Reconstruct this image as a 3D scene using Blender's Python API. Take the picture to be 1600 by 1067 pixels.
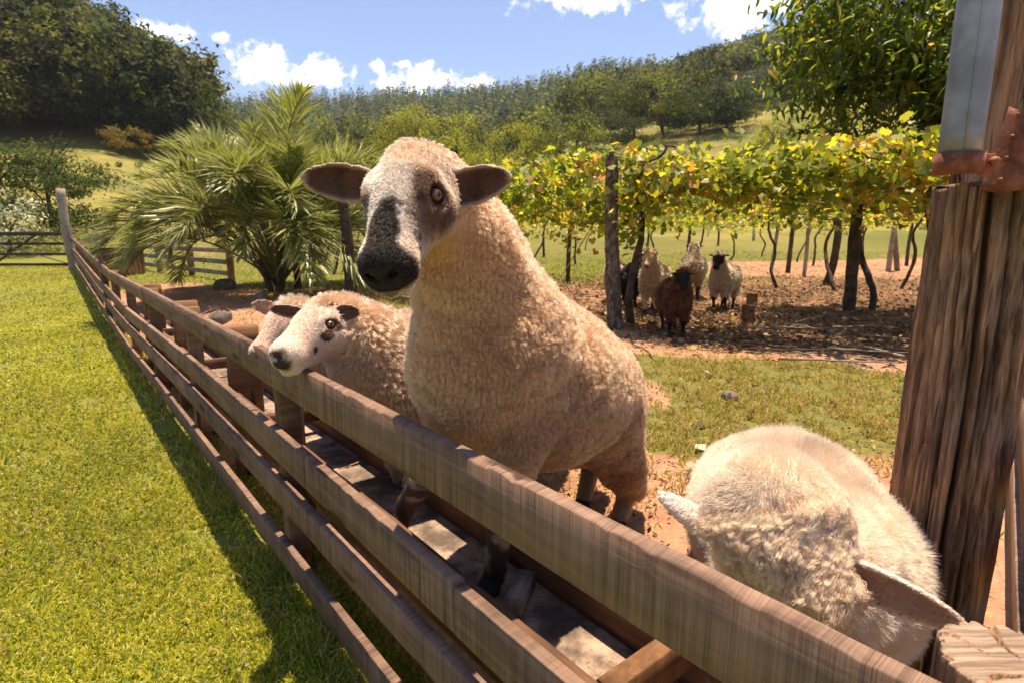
import bpy, math, random
import numpy as np
from mathutils import Vector, Matrix

for o in list(bpy.data.objects): bpy.data.objects.remove(o)
scene = bpy.context.scene
COL = scene.collection
RNG = np.random.default_rng(7)
random.seed(7)
PI = math.pi

# ------------------------------------------------------------------ camera
CAM_H = 1.45
FPX = 889.0
PITCH = math.atan(165.5 / FPX)
cam_d = bpy.data.cameras.new('camera')
cam = bpy.data.objects.new('camera', cam_d)
COL.objects.link(cam)
cam.location = (0, 0, CAM_H)
cam.rotation_euler = (math.radians(90) - PITCH, 0, 0)
cam_d.sensor_width = 36.0
cam_d.lens = FPX / 1600 * 36.0
cam_d.clip_start = 0.02
cam_d.clip_end = 6000
cam_d.dof.use_dof = True
cam_d.dof.focus_distance = 1.22
cam_d.dof.aperture_fstop = 8.0
scene.camera = cam
scene.cycles.max_bounces = 8; scene.cycles.diffuse_bounces = 3; scene.cycles.glossy_bounces = 3; scene.cycles.transmission_bounces = 6
scene.render.resolution_x, scene.render.resolution_y = 1024, 682

# ------------------------------------------------------------------ light
SUN_EL = math.radians(80)
SUN_AZ = math.radians(24)            # clockwise from +Y (the viewing direction), towards +X
EXPOSURE = 1.15
HAZE = 0.00022
scene.view_settings.view_transform = 'Standard'
scene.view_settings.look = 'None'
scene.view_settings.gamma = 1.0
scene.view_settings.exposure = EXPOSURE
scene.view_settings.use_curve_mapping = False

sun_d = bpy.data.lights.new('sun', 'SUN')
sun_d.energy = 5.0
sun_d.angle = math.radians(0.53)
sun_d.color = (1.0, 0.80, 0.57)
sun = bpy.data.objects.new('sun', sun_d)
COL.objects.link(sun)
SUN_DIR = Vector((math.sin(SUN_AZ) * math.cos(SUN_EL), math.cos(SUN_AZ) * math.cos(SUN_EL), math.sin(SUN_EL)))
sun.rotation_euler = (-SUN_DIR).to_track_quat('-Z', 'Y').to_euler()

def ray(px, py):
    """direction of the view ray through a pixel of the 1600 x 1067 photograph"""
    x = (px - 800.0); y = (533.5 - py)
    c, s = math.cos(PITCH), math.sin(PITCH)
    v = np.array([x, y * s + FPX * c, y * c - FPX * s])
    return v / np.linalg.norm(v)
def at(px, py, Y):
    d = ray(px, py); p = d * (Y / d[1]); p[2] += CAM_H
    return p
def atz(px, py, z):
    d = ray(px, py); p = d * ((z - CAM_H) / d[2]); p[2] += CAM_H
    return p

world = bpy.data.worlds.new('World')
scene.world = world
world.use_nodes = True
wt = world.node_tree
wt.nodes.clear()
def wnode(t, **kw):
    n = wt.nodes.new(t)
    for k, v in kw.items(): setattr(n, k, v)
    return n
def wl(a, b): wt.links.new(a, b)
def wmath(op, a, b=None, clamp=False):
    n = wnode('ShaderNodeMath', operation=op, use_clamp=clamp)
    for i, v in enumerate((a, b)):
        if v is None: continue
        if isinstance(v, (int, float)): n.inputs[i].default_value = v
        else: wl(v, n.inputs[i])
    return n.outputs[0]
wout = wnode('ShaderNodeOutputWorld'); wbg = wnode('ShaderNodeBackground')
wbg.inputs['Strength'].default_value = 0.11
sky = wnode('ShaderNodeTexSky', sky_type='NISHITA')
sky.sun_disc = False
sky.sun_elevation = SUN_EL
sky.sun_rotation = SUN_AZ
sky.altitude = 800; sky.air_density = 1.0; sky.dust_density = 0.3; sky.ozone_density = 3.5
tc = wnode('ShaderNodeTexCoord')
sep = wnode('ShaderNodeSeparateXYZ'); wl(tc.outputs['Generated'], sep.inputs[0])
az = wmath('ARCTAN2', sep.outputs[0], sep.outputs[1])
el = wmath('ARCSINE', sep.outputs[2])
nz = wnode('ShaderNodeTexNoise'); nz.inputs['Scale'].default_value = 16; nz.inputs['Detail'].default_value = 7; nz.inputs['Roughness'].default_value = 0.62
wl(tc.outputs['Generated'], nz.inputs['Vector'])
nz2 = wnode('ShaderNodeTexNoise'); nz2.inputs['Scale'].default_value = 55; nz2.inputs['Detail'].default_value = 5; nz2.inputs['Roughness'].default_value = 0.6
wl(tc.outputs['Generated'], nz2.inputs['Vector'])
comb = None
def dir_azel(px, py):
    d = ray(px, py); return math.atan2(d[0], d[1]), math.asin(d[2])
CLOUDS = [(246, 52, 56, 22), (347, 60, 20, 11), (410, 100, 58, 32), (505, 112, 54, 25), (590, 104, 14, 12), (628, 101, 22, 8), (675, 124, 84, 28), (735, 130, 36, 16), (610, 130, 30, 12),
          (905, -4, 105, 32), (1160, 18, 95, 36), (1225, 10, 22, 18), (470, 125, 60, 16)]
clouds = []
for px, py, rx, ry in CLOUDS:
    a, e = dir_azel(px, py); a2, _ = dir_azel(px + rx, py); _, e2 = dir_azel(px, py - ry)
    clouds.append((a, e, abs(a2 - a), abs(e2 - e)))
crng = np.random.default_rng(31)
for k in range(26):                                  # the same fair-weather clouds all round, outside the view too
    a = math.radians(60 + 240 * (k + crng.uniform(0.1, 0.9)) / 26)
    if a > PI: a -= 2 * PI
    e = crng.uniform(0.16, 0.75); r = crng.uniform(0.05, 0.13)
    clouds.append((a, e, r / math.cos(e), r * crng.uniform(0.3, 0.5)))
for a, e, ra, re in clouds:
    dx = wmath('DIVIDE', wmath('SUBTRACT', az, a), ra); dy = wmath('DIVIDE', wmath('SUBTRACT', el, e), re)
    dd = wmath('SQRT', wmath('ADD', wmath('MULTIPLY', dx, dx), wmath('MULTIPLY', dy, dy)))
    m = wmath('SUBTRACT', 1.0, dd)
    comb = m if comb is None else wmath('MAXIMUM', comb, m)
base = wmath('MAXIMUM', comb, -1.0)
dens = wmath('ADD', base, wmath('MULTIPLY', wmath('SUBTRACT', nz.outputs['Fac'], 0.52), 2.9))
dens = wmath('ADD', dens, wmath('MULTIPLY', wmath('SUBTRACT', nz2.outputs['Fac'], 0.5), 2.3))
ramp = wnode('ShaderNodeMapRange', interpolation_type='SMOOTHSTEP'); ramp.inputs['From Min'].default_value = -0.10; ramp.inputs['From Max'].default_value = 0.95
wl(dens, ramp.inputs['Value'])
mixc = wnode('ShaderNodeMix', data_type='RGBA')
tint = wnode('ShaderNodeMix', data_type='RGBA', blend_type='MULTIPLY'); tint.inputs['Factor'].default_value = 1.0
wl(sky.outputs[0], tint.inputs['A']); tint.inputs['B'].default_value = (0.88, 0.79, 0.79, 1)
wl(ramp.outputs[0], mixc.inputs['Factor']); wl(tint.outputs['Result'], mixc.inputs['A'])
mixc.inputs['B'].default_value = (10.5, 9.9, 9.2, 1)
wl(mixc.outputs['Result'], wbg.inputs['Color']); wl(wbg.outputs[0], wout.inputs[0])

# ------------------------------------------------------------------ helpers
def link(o): COL.objects.link(o); return o
def tag(o, label=None, cat=None, group=None, kind=None):
    if label: o['label'] = label
    if cat: o['category'] = cat
    if group: o['group'] = group
    if kind: o['kind'] = kind
    return o
def thing(name, label, cat, loc=(0, 0, 0), group=None):
    o = bpy.data.objects.new(name, None); link(o)
    o.location = loc; o.empty_display_size = 0.1
    return tag(o, label, cat, group)
def mesh_np(name, v, faces, smooth=False):
    """v (n,3); faces: (m,3) or (m,4) array, or a list of them"""
    me = bpy.data.meshes.new(name)
    if not isinstance(faces, (list, tuple)): faces = [faces]
    faces = [np.asarray(f, np.int32) for f in faces if len(f)]
    v = np.asarray(v, np.float32)
    me.vertices.add(len(v)); me.vertices.foreach_set('co', v.ravel())
    nl = sum(f.size for f in faces); nf = sum(len(f) for f in faces)
    me.loops.add(nl); me.polygons.add(nf)
    me.loops.foreach_set('vertex_index', np.concatenate([f.ravel() for f in faces]))
    sz = np.concatenate([np.full(len(f), f.shape[1], np.int32) for f in faces])
    st = np.concatenate([[0], np.cumsum(sz)[:-1]]).astype(np.int32)
    me.polygons.foreach_set('loop_start', st)
    me.update(calc_edges=True)
    if smooth: me.polygons.foreach_set('use_smooth', np.ones(nf, bool))
    me.validate()
    return me
def obj(name, me, mat=None, parent=None, loc=None):
    """links a mesh whose vertices are in world space; loc moves its origin"""
    o = bpy.data.objects.new(name, me); link(o)
    base = np.zeros(3)
    if parent is not None:
        base = np.array(parent.get('_w', parent.location)[:])
        o.parent = parent
    if loc is None: loc = base
    loc = np.asarray(loc, float)
    if np.abs(loc).max() > 0:
        n = len(me.vertices); c = np.empty(n * 3, np.float32); me.vertices.foreach_get('co', c)
        c = c.reshape(-1, 3) - loc.astype(np.float32); me.vertices.foreach_set('co', c.ravel()); me.update()
    o.location = loc - base
    o['_w'] = [float(q) for q in loc]
    if mat: me.materials.append(mat)
    return o
def face_color(me, cols):
    a = me.attributes.new('col', 'FLOAT_COLOR', 'FACE')
    c = np.ones((len(cols), 4), np.float32); c[:, :3] = cols
    a.data.foreach_set('color', c.ravel())
def point_attr(me, name, val):
    val = np.asarray(val, np.float32)
    if val.ndim == 1:
        a = me.attributes.new(name, 'FLOAT', 'POINT'); a.data.foreach_set('value', val)
    else:
        a = me.attributes.new(name, 'FLOAT_COLOR', 'POINT')
        c = np.ones((len(val), 4), np.float32); c[:, :3] = val; a.data.foreach_set('color', c.ravel())

# value noise
def _hash(ix, iy, iz, seed):
    h = (ix.astype(np.int64) * 374761393 + iy.astype(np.int64) * 668265263 + iz.astype(np.int64) * 2147483647 + seed * 974711) & 0xFFFFFFFF
    h = ((h ^ (h >> 13)) * 1274126177) & 0xFFFFFFFF
    h = ((h ^ (h >> 16)) * 2246822519) & 0xFFFFFFFF
    return ((h ^ (h >> 15)) & 0xFFFFFF) / float(0xFFFFFF)
def vnoise(p, seed=0):
    p = np.asarray(p, float); i = np.floor(p).astype(np.int64); f = p - i; f = f * f * (3 - 2 * f)
    out = 0
    for a in (0, 1):
        for b in (0, 1):
            for c in (0, 1):
                w = (f[:, 0] if a else 1 - f[:, 0]) * (f[:, 1] if b else 1 - f[:, 1]) * (f[:, 2] if c else 1 - f[:, 2])
                out = out + w * _hash(i[:, 0] + a, i[:, 1] + b, i[:, 2] + c, seed)
    return out
def fbm(p, oct=4, seed=0):
    p = np.asarray(p, float); s = 0; amp = 0.5; tot = 0
    for k in range(oct):
        s = s + amp * vnoise(p * (2 ** k), seed + k * 17); tot += amp; amp *= 0.5
    return s / tot
def fbm2(x, y, sc, oct=4, seed=0):
    return fbm(np.stack([np.asarray(x) * sc, np.asarray(y) * sc, np.zeros_like(np.asarray(x, float))], -1), oct, seed)
def sstep(a, b, x):
    t = np.clip((np.asarray(x, float) - a) / (b - a), 0, 1); return t * t * (3 - 2 * t)
def unit(v): v = np.asarray(v, float); return v / (np.linalg.norm(v, axis=-1, keepdims=True) + 1e-12)

# ------------------------------------------------------------------ materials
def new_mat(name):
    m = bpy.data.materials.new(name); m.use_nodes = True
    m.node_tree.nodes.clear(); return m
class NT:
    def __init__(s, name):
        s.m = new_mat(name); s.t = s.m.node_tree
        s.out = s.n('ShaderNodeOutputMaterial')
    def n(s, t, **kw):
        n = s.t.nodes.new(t)
        for k, v in kw.items(): setattr(n, k, v)
        return n
    def l(s, a, b): s.t.links.new(a, b)
    def put(s, sock, v):
        if isinstance(v, (int, float)): sock.default_value = v
        elif isinstance(v, (tuple, list)): sock.default_value = tuple(v) + ((1,) if len(v) == 3 and sock.type == 'RGBA' else ())
        else: s.l(v, sock)
    def math(s, op, a, b=None, clamp=False):
        n = s.n('ShaderNodeMath', operation=op, use_clamp=clamp)
        s.put(n.inputs[0], a)
        if b is not None: s.put(n.inputs[1], b)
        return n.outputs[0]
    def mix(s, f, a, b, mode='MIX'):
        n = s.n('ShaderNodeMix', data_type='RGBA', blend_type=mode)
        s.put(n.inputs['Factor'], f); s.put(n.inputs['A'], a); s.put(n.inputs['B'], b); return n.outputs['Result']
    def rng(s, v, a, b, c=0.0, d=1.0, smooth=True):
        n = s.n('ShaderNodeMapRange', interpolation_type='SMOOTHSTEP' if smooth else 'LINEAR')
        s.put(n.inputs['Value'], v)
        for k, q in zip(('From Min', 'From Max', 'To Min', 'To Max'), (a, b, c, d)): s.put(n.inputs[k], q)
        return n.outputs[0]
    def coord(s, which='Object', scale=(1, 1, 1), rot=(0, 0, 0)):
        c = s.n('ShaderNodeTexCoord'); m = s.n('ShaderNodeMapping'); s.l(c.outputs[which], m.inputs[0])
        m.inputs['Scale'].default_value = scale; m.inputs['Rotation'].default_value = rot
        return m.outputs[0]
    def noise(s, vec, scale, detail=4, rough=0.55, dist=0.0):
        n = s.n('ShaderNodeTexNoise'); s.l(vec, n.inputs['Vector'])
        n.inputs['Scale'].default_value = scale; n.inputs['Detail'].default_value = detail; n.inputs['Roughness'].default_value = rough; n.inputs['Distortion'].default_value = dist
        return n.outputs['Fac']
    def attr(s, name, out='Color'):
        n = s.n('ShaderNodeAttribute', attribute_name=name); return n.outputs[out]
    def bump(s, h, strength=0.4, dist=0.01):
        n = s.n('ShaderNodeBump'); n.inputs['Strength'].default_value = strength; n.inputs['Distance'].default_value = dist
        s.l(h, n.inputs['Height']); return n.outputs[0]
    def principled(s, color, rough=0.8, normal=None, metallic=0.0, spec=0.3):
        b = s.n('ShaderNodeBsdfPrincipled')
        s.put(b.inputs['Base Color'], color); s.put(b.inputs['Roughness'], rough); s.put(b.inputs['Metallic'], metallic)
        b.inputs['Specular IOR Level'].default_value = spec
        if normal is not None: s.l(normal, b.inputs['Normal'])
        s.l(b.outputs[0], s.out.inputs[0]); return b

def mat_wood(name, light, dark, saw=True, grain_axis=0, rough=0.8):
    t = NT(name)
    oi = t.n('ShaderNodeObjectInfo')
    c0 = t.n('ShaderNodeTexCoord')
    off = t.n('ShaderNodeVectorMath', operation='ADD'); t.l(c0.outputs['Object'], off.inputs[0])
    sc = t.n('ShaderNodeVectorMath', operation='SCALE'); cmb = t.n('ShaderNodeCombineXYZ')
    for i in range(3): t.put(cmb.inputs[i], t.math('MULTIPLY', oi.outputs['Random'], 7.3 + 5 * i))
    t.l(cmb.outputs[0], off.inputs[1])
    def mp(scale, rot=(0, 0, 0)):
        m = t.n('ShaderNodeMapping'); t.l(off.outputs[0], m.inputs[0]); m.inputs['Scale'].default_value = scale; m.inputs['Rotation'].default_value = rot; return m.outputs[0]
    s = [34, 34, 34]; s[grain_axis] = 1.6
    g = t.noise(mp(tuple(s)), 1.0, 6, 0.62, 0.6)
    blot = t.noise(mp((2.2, 2.2, 2.2)), 1.0, 4, 0.6)
    w = t.math('ADD', t.math('MULTIPLY', g, 0.6), t.math('MULTIPLY', blot, 0.6))
    col = t.mix(t.rng(w, 0.38, 0.82), dark, light)
    hb = g
    if saw:
        s2 = [430, 2.5, 2.5]
        sw = t.noise(mp(tuple(s2), (0, 0.10, 0.06)), 1.0, 3, 0.7)
        s3 = [62, 1.2, 1.2]
        sw2 = t.noise(mp(tuple(s3), (0, 0.10, 0.06)), 1.0, 3, 0.6)
        k = t.math('ADD', t.math('MULTIPLY', sw, 0.6), t.math('MULTIPLY', sw2, 0.5))
        msk = t.rng(t.noise(mp((1.5, 6, 6)), 1.0, 3), 0.35, 0.7, 0.3, 1.0)
        col = t.mix(t.math('MULTIPLY', msk, 0.75), col, t.mix(t.rng(k, 0.40, 0.68), tuple(q * 0.55 for q in dark), tuple(min(1, q * 1.18) for q in light)))
        hb = t.math('ADD', g, t.math('MULTIPLY', sw, 0.7))
    stain = t.rng(t.noise(mp((2.6, 9, 9)), 1.0, 5, 0.65), 0.50, 0.72, 0.0, 0.6)
    col = t.mix(stain, col, tuple(q * 0.45 for q in dark))
    vo = t.n('ShaderNodeTexVoronoi'); t.l(mp((1.6, 9, 9)), vo.inputs['Vector']); vo.inputs['Scale'].default_value = 1.0
    col = t.mix(t.rng(vo.outputs['Distance'], 0.10, 0.17, 0.85, 0.0), col, tuple(q * 0.3 for q in dark))
    hs = t.n('ShaderNodeHueSaturation'); t.l(col, hs.inputs['Color'])
    t.put(hs.inputs['Value'], t.rng(oi.outputs['Random'], 0, 1, 0.82, 1.16, False))
    t.principled(hs.outputs[0], rough, t.bump(hb, 0.35, 0.004), spec=0.25)
    return t.m
M = {}
M['rail'] = mat_wood('weathered_rail_wood', (0.30, 0.192, 0.137), (0.074, 0.044, 0.032))
M['post'] = mat_wood('fence_post_wood', (0.22, 0.135, 0.07), (0.075, 0.045, 0.025), saw=False, grain_axis=2)
M['redpost'] = mat_wood('reddish_post_wood', (0.30, 0.15, 0.07), (0.10, 0.05, 0.025), saw=False, grain_axis=2)
M['trough'] = mat_wood('trough_wood', (0.20, 0.10, 0.06), (0.07, 0.035, 0.02), saw=False)
M['greywood'] = mat_wood('silvery_wood', (0.36, 0.31, 0.26), (0.14, 0.11, 0.09), saw=False)
M['darkwood'] = mat_wood('dark_gate_wood', (0.10, 0.075, 0.05), (0.035, 0.027, 0.02), saw=False)
def mat_leaf(name, trans=0.45, gloss=0.35, val=1.0, rough=0.42):
    t = NT(name)
    c = t.attr('col')
    d = t.n('ShaderNodeBsdfPrincipled'); t.l(c, d.inputs['Base Color']); d.inputs['Roughness'].default_value = rough; d.inputs['Specular IOR Level'].default_value = gloss
    tr = t.n('ShaderNodeBsdfTranslucent')
    hs = t.n('ShaderNodeHueSaturation'); t.l(c, hs.inputs['Color']); hs.inputs['Value'].default_value = 1.9; hs.inputs['Saturation'].default_value = 1.08; hs.inputs['Hue'].default_value = 0.49
    t.l(hs.outputs[0], tr.inputs[0])
    mx = t.n('ShaderNodeMixShader'); mx.inputs[0].default_value = trans
    t.l(d.outputs[0], mx.inputs[1]); t.l(tr.outputs[0], mx.inputs[2]); t.l(mx.outputs[0], t.out.inputs[0])
    return t.m
M['leaf'] = mat_leaf('leaf', 0.55)
M['leaf_far'] = mat_leaf('far_foliage', 0.42, 0.15, rough=0.7)
M['grass'] = mat_leaf('grass_blade', 0.35, 0.3, rough=0.5)
M['litter'] = mat_leaf('dead_leaf', 0.12, 0.2, rough=0.7)
def mat_plain(name, col, rough=0.8, nscale=12, var=0.5, metallic=0, spec=0.3, bump=0.3, dist=0.006):
    t = NT(name); v = t.coord('Object'); n = t.noise(v, nscale, 5, 0.6); n2 = t.noise(v, nscale * 6, 4, 0.6)
    c = t.mix(t.rng(n, 0.3, 0.72), tuple(q * (1 - var) for q in col), tuple(min(1, q * (1 + var * 0.6)) for q in col))
    t.principled(c, rough, t.bump(t.math('ADD', n, t.math('MULTIPLY', n2, 0.5)), bump, dist), metallic, spec); return t.m
M['bark'] = mat_plain('bark', (0.085, 0.062, 0.045), 0.9, 9, 0.6, bump=0.8, dist=0.02)
M['stone'] = mat_plain('stone', (0.16, 0.13, 0.11), 0.9, 10, 0.5)
# ------------------------------------------------------------------ terrain
VP = ray(70, 368); VP[2] = 0; FD = VP / np.linalg.norm(VP)          # along the fence, away from the camera
FN = np.array([FD[1], -FD[0], 0.0])                                  # across the fence, into the pen
FENCE_LAT = 0.625
def lat_along(x, y): return x * FN[0] + y * FN[1], x * FD[0] + y * FD[1]
def fp(lat, along, z=0.0): return FN * lat + FD * along + np.array([0, 0, z])
HILL = {
 -500: [(30, 388), (60, 310), (90, 210), (140, 80), (220, -40), (400, -20), (1500, 220)],
 0:    [(30, 388), (50, 330), (75, 232), (105, 150), (150, 62), (230, 30), (500, 90), (1500, 250)],
 150:  [(30, 388), (50, 322), (75, 235), (105, 175), (150, 108), (220, 85), (400, 160), (1500, 262)],
 330:  [(30, 388), (50, 325), (80, 272), (110, 232), (150, 205), (210, 215), (300, 238), (480, 174), (700, 185), (1500, 260)],
 500:  [(30, 388), (50, 330), (80, 285), (120, 262), (200, 252), (300, 238), (480, 172), (700, 200), (1500, 260)],
 760:  [(30, 386), (50, 345), (80, 300), (130, 266), (220, 242), (450, 172), (700, 200), (1500, 260)],
 960:  [(30, 384), (45, 360), (60, 312), (80, 252), (110, 214), (180, 182), (300, 142), (500, 175), (1500, 260)],
 1150: [(30, 382), (45, 360), (60, 305), (75, 243), (100, 200), (160, 152), (260, 100), (450, 140), (1500, 260)],
 1300: [(30, 382), (45, 360), (60, 300), (75, 235), (100, 188), (160, 130), (260, 74), (450, 120), (1500, 260)],
 1700: [(30, 384), (45, 360), (60, 310), (80, 240), (110, 190), (170, 130), (270, 70), (450, 130), (1500, 260)],
}
_dg = np.exp(np.linspace(math.log(30), math.log(1500), 120))
_az, _tab = [], []
for px in sorted(HILL):
    pts = HILL[px]; ds = [p[0] for p in pts]
    zs = []
    for d, y in pts:
        r = ray(px, y); zs.append(CAM_H + d * r[2] / math.hypot(r[0], r[1]))
    r = ray(px, 368); _az.append(math.atan2(r[0], r[1]))
    _tab.append(np.interp(np.log(_dg), np.log(ds), zs))
_az = np.array([-PI, -2.2] + _az + [1.6, PI]); flat = np.interp(np.log(_dg), np.log([30, 100, 400, 1500]), [0.4, 2, 20, 60])
_tab = np.array([flat, 0.5 * flat + 0.5 * _tab[0]] + _tab + [_tab[-1] * 0.7 + flat * 0.3, flat])
for _ in range(3): _tab[:, 1:-1] = 0.25 * _tab[:, :-2] + 0.5 * _tab[:, 1:-1] + 0.25 * _tab[:, 2:]
def ground_z(x, y):
    x = np.atleast_1d(np.asarray(x, float)); y = np.atleast_1d(np.asarray(y, float))
    d = np.hypot(x, y); a = np.arctan2(x, y)
    lat, al = lat_along(x, y)
    pen = 0.40 * sstep(0.62, 1.9, lat)
    lawn = 0.40 * sstep(9.0, 25.0, al) * (1 - sstep(0.62, 1.9, lat))
    z = pen + lawn
    z = z + (fbm2(x, y, 0.9, 3, 5) - 0.5) * 0.10 * sstep(1.6, 4.0, lat) + (fbm2(x, y, 5, 2, 9) - 0.5) * 0.022 * sstep(1.0, 2.0, lat)
    z = z + (fbm2(x, y, 0.5, 2, 6) - 0.5) * 0.06 * (1 - sstep(0.2, 1.0, lat)) * sstep(3, 8, d)
    ia = np.interp(a, _az, np.arange(len(_az))); i0 = np.clip(np.floor(ia).astype(int), 0, len(_az) - 2); fa = ia - i0; fa = fa * fa * (3 - 2 * fa)
    jd = np.interp(np.log(np.maximum(d, 30)), np.log(_dg), np.arange(len(_dg))); j0 = np.clip(np.floor(jd).astype(int), 0, len(_dg) - 2); fd = jd - j0
    h = (_tab[i0, j0] * (1 - fa) + _tab[i0 + 1, j0] * fa) * (1 - fd) + (_tab[i0, j0 + 1] * (1 - fa) + _tab[i0 + 1, j0 + 1] * fa) * fd
    h = h + (fbm2(x, y, 0.02, 4, 3) - 0.5) * 0.05 * np.clip(d - 30, 0, 400)
    b = sstep(24, 36, d)
    return z * (1 - b) + h * b
def gz(x, y): return float(ground_z(x, y)[0])
def pergola_in(x, y):
    """1 inside the vine pergola's footprint"""
    poly = PERG; c = np.zeros(len(x), bool); j = len(poly) - 1
    for i in range(len(poly)):
        xi, yi = poly[i]; xj, yj = poly[j]
        c ^= ((yi > y) != (yj > y)) & (x < (xj - xi) * (y - yi) / (yj - yi + 1e-12) + xi); j = i
    return c.astype(float)
PERG = [(-2.2, 10.2), (1.25, 6.45), (6.2, 3.9), (13, 5.0), (24, 16), (17, 29), (-1.0, 27)]
def grass_amt(x, y):
    lat, al = lat_along(x, y); n = fbm2(x, y, 1.3, 4, 21); n2 = fbm2(x, y, 0.35, 3, 22)
    lawn = 1 - sstep(0.60, 0.72, lat)
    g = sstep(0.44, 0.60, n) * 0.75
    patch = sstep(2.5, 2.9, y) * (1 - sstep(4.3, 5.1, y + 0.25 * (x - 2.5))) * sstep(1.9, 2.3, lat)
    g = g * (0.30 + 0.2 * n2) + patch * sstep(0.30, 0.52, n + 0.08)
    soil = sstep(4.3, 4.9, y + 0.25 * (x - 2.5)) * (1 - sstep(5.6, 6.4, y)) * sstep(-0.5, 0.8, x)
    g = g * (1 - 0.75 * soil) * (1 - 0.8 * (1 - sstep(1.5, 2.4, lat)))
    g = g * (1 - 0.5 * pergola_in(x, y))
    green = sstep(11, 14, y) * (1 - sstep(2.5, 5.0, x - 0.12 * y)) + sstep(21, 25, y) + 0.55 * sstep(3.5, 5.5, al) * sstep(2.0, 3.5, lat) * (1 - sstep(-0.5, 1.0, x))
    g = np.maximum(g, np.clip(green, 0, 1) * (0.5 + 0.5 * sstep(0.3, 0.5, n)))
    return np.clip(np.maximum(lawn * 1.0, g), 0, 1)
def litter_amt(x, y):
    n = fbm2(x, y, 0.8, 3, 33)
    p = pergola_in(x, y) * (1 - sstep(12.5, 16, y))
    edge = sstep(4.9, 5.6, y + 0.3 * (x - 2)) * (1 - sstep(7, 8, y)) * sstep(1.0, 1.8, x)
    return np.clip(np.maximum(p, edge * 0.7) * (0.35 + 1.0 * sstep(0.3, 0.6, n)), 0, 1)

_fr = np.linspace(-1.15, 1.15, 400)
_bk = np.linspace(1.15, 2 * PI - 1.15, 90)[1:-1]
azs = np.concatenate([_fr, _bk])
rs = np.concatenate([[0.25], np.exp(np.linspace(math.log(0.4), math.log(1600), 290))])
A, Rr = np.meshgrid(azs, rs)
gx = (Rr * np.sin(A)).ravel(); gy = (Rr * np.cos(A)).ravel()
gzv = ground_z(gx, gy)
nA, nR = len(azs), len(rs)
idx = np.arange(nA * nR).reshape(nR, nA); nxt = np.roll(idx, -1, axis=1)
quads = np.stack([idx[:-1], nxt[:-1], nxt[1:], idx[1:]], -1).reshape(-1, 4)[:, ::-1]
cx = len(gx); gx = np.append(gx, 0); gy = np.append(gy, 0); gzv = np.append(gzv, gz(0, 0))
tris = np.stack([np.full(nA, cx), nxt[0], idx[0]], -1)
gme = mesh_np('ground', np.stack([gx, gy, gzv], -1), [quads, tris], True)
lat_v, al_v = lat_along(gx, gy); d_v = np.hypot(gx, gy)
lawn_v = 1 - sstep(0.60, 0.75, lat_v)
point_attr(gme, 'gmask', np.stack([grass_amt(gx, gy), litter_amt(gx, gy), lawn_v], -1))
forest_v = np.zeros(len(gx))
far_v = sstep(26, 40, d_v)
az_v = np.arctan2(gx, gy)
def az_of(px): r = ray(px, 368); return math.atan2(r[0], r[1])
forest_v = np.maximum(sstep(84, 96, d_v) * (az_v < az_of(345)), sstep(185, 230, d_v))
forest_v = np.maximum(forest_v, sstep(108, 122, d_v) * (az_v > az_of(900)))
point_attr(gme, 'gfar', np.stack([far_v, forest_v, np.zeros(len(gx))], -1))
t = NT('ground_cover')
v = t.coord('Object')
g3 = t.n('ShaderNodeSeparateColor'); t.l(t.attr('gmask'), g3.inputs[0])
f3 = t.n('ShaderNodeSeparateColor'); t.l(t.attr('gfar'), f3.inputs[0])
n1 = t.noise(v, 1.7, 6, 0.6); n2 = t.noise(v, 14, 6, 0.65); n3 = t.noise(v, 70, 4, 0.6); n4 = t.noise(v, 0.12, 5, 0.6)
soil = t.mix(t.rng(n1, 0.35, 0.65), (0.27, 0.13, 0.078), (0.37, 0.20, 0.13))
soil = t.mix(t.rng(n2, 0.40, 0.72), soil, (0.42, 0.26, 0.15))
soil = t.mix(t.rng(n3, 0.56, 0.72, 0, 0.7), soil, (0.16, 0.085, 0.05))
soil = t.mix(t.rng(t.noise(v, 30, 3), 0.60, 0.70, 0, 0.6), soil, (0.46, 0.33, 0.16))
gr = t.mix(t.rng(n2, 0.3, 0.7), (0.075, 0.085, 0.022), (0.16, 0.155, 0.035))
gr = t.mix(t.rng(n3, 0.45, 0.7, 0, 0.6), gr, (0.24, 0.19, 0.07))
gm = t.rng(t.math('ADD', g3.outputs[0], t.math('MULTIPLY', t.math('SUBTRACT', n2, 0.5), 0.7)), 0.30, 0.62)
c = t.mix(gm, soil, gr)
lit = t.mix(t.rng(n3, 0.35, 0.65), (0.06, 0.034, 0.02), (0.19, 0.11, 0.06))
c = t.mix(t.math('MULTIPLY', g3.outputs[1], 0.8), c, lit)
lawnc = t.mix(t.rng(n3, 0.35, 0.65), (0.10, 0.12, 0.02), (0.20, 0.20, 0.04))
lawnc = t.mix(t.rng(n1, 0.52, 0.75, 0, 0.5), lawnc, (0.22, 0.16, 0.06))
c = t.mix(g3.outputs[2], c, lawnc)
mead = t.mix(t.rng(n4, 0.35, 0.65), (0.10, 0.115, 0.025), (0.26, 0.215, 0.06))
mead = t.mix(t.rng(t.noise(v, 0.5, 5, 0.65), 0.45, 0.7, 0, 0.6), mead, (0.10, 0.12, 0.03))
c = t.mix(f3.outputs[0], c, mead)
c = t.mix(f3.outputs[1], c, (0.030, 0.042, 0.014))
hb = t.math('ADD', t.math('MULTIPLY', n2, 0.7), t.math('MULTIPLY', n3, 0.5))
t.principled(c, 0.95, t.bump(hb, 0.7, 0.02), spec=0.15)
tag(obj('ground', gme, t.m), kind='structure')

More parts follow.
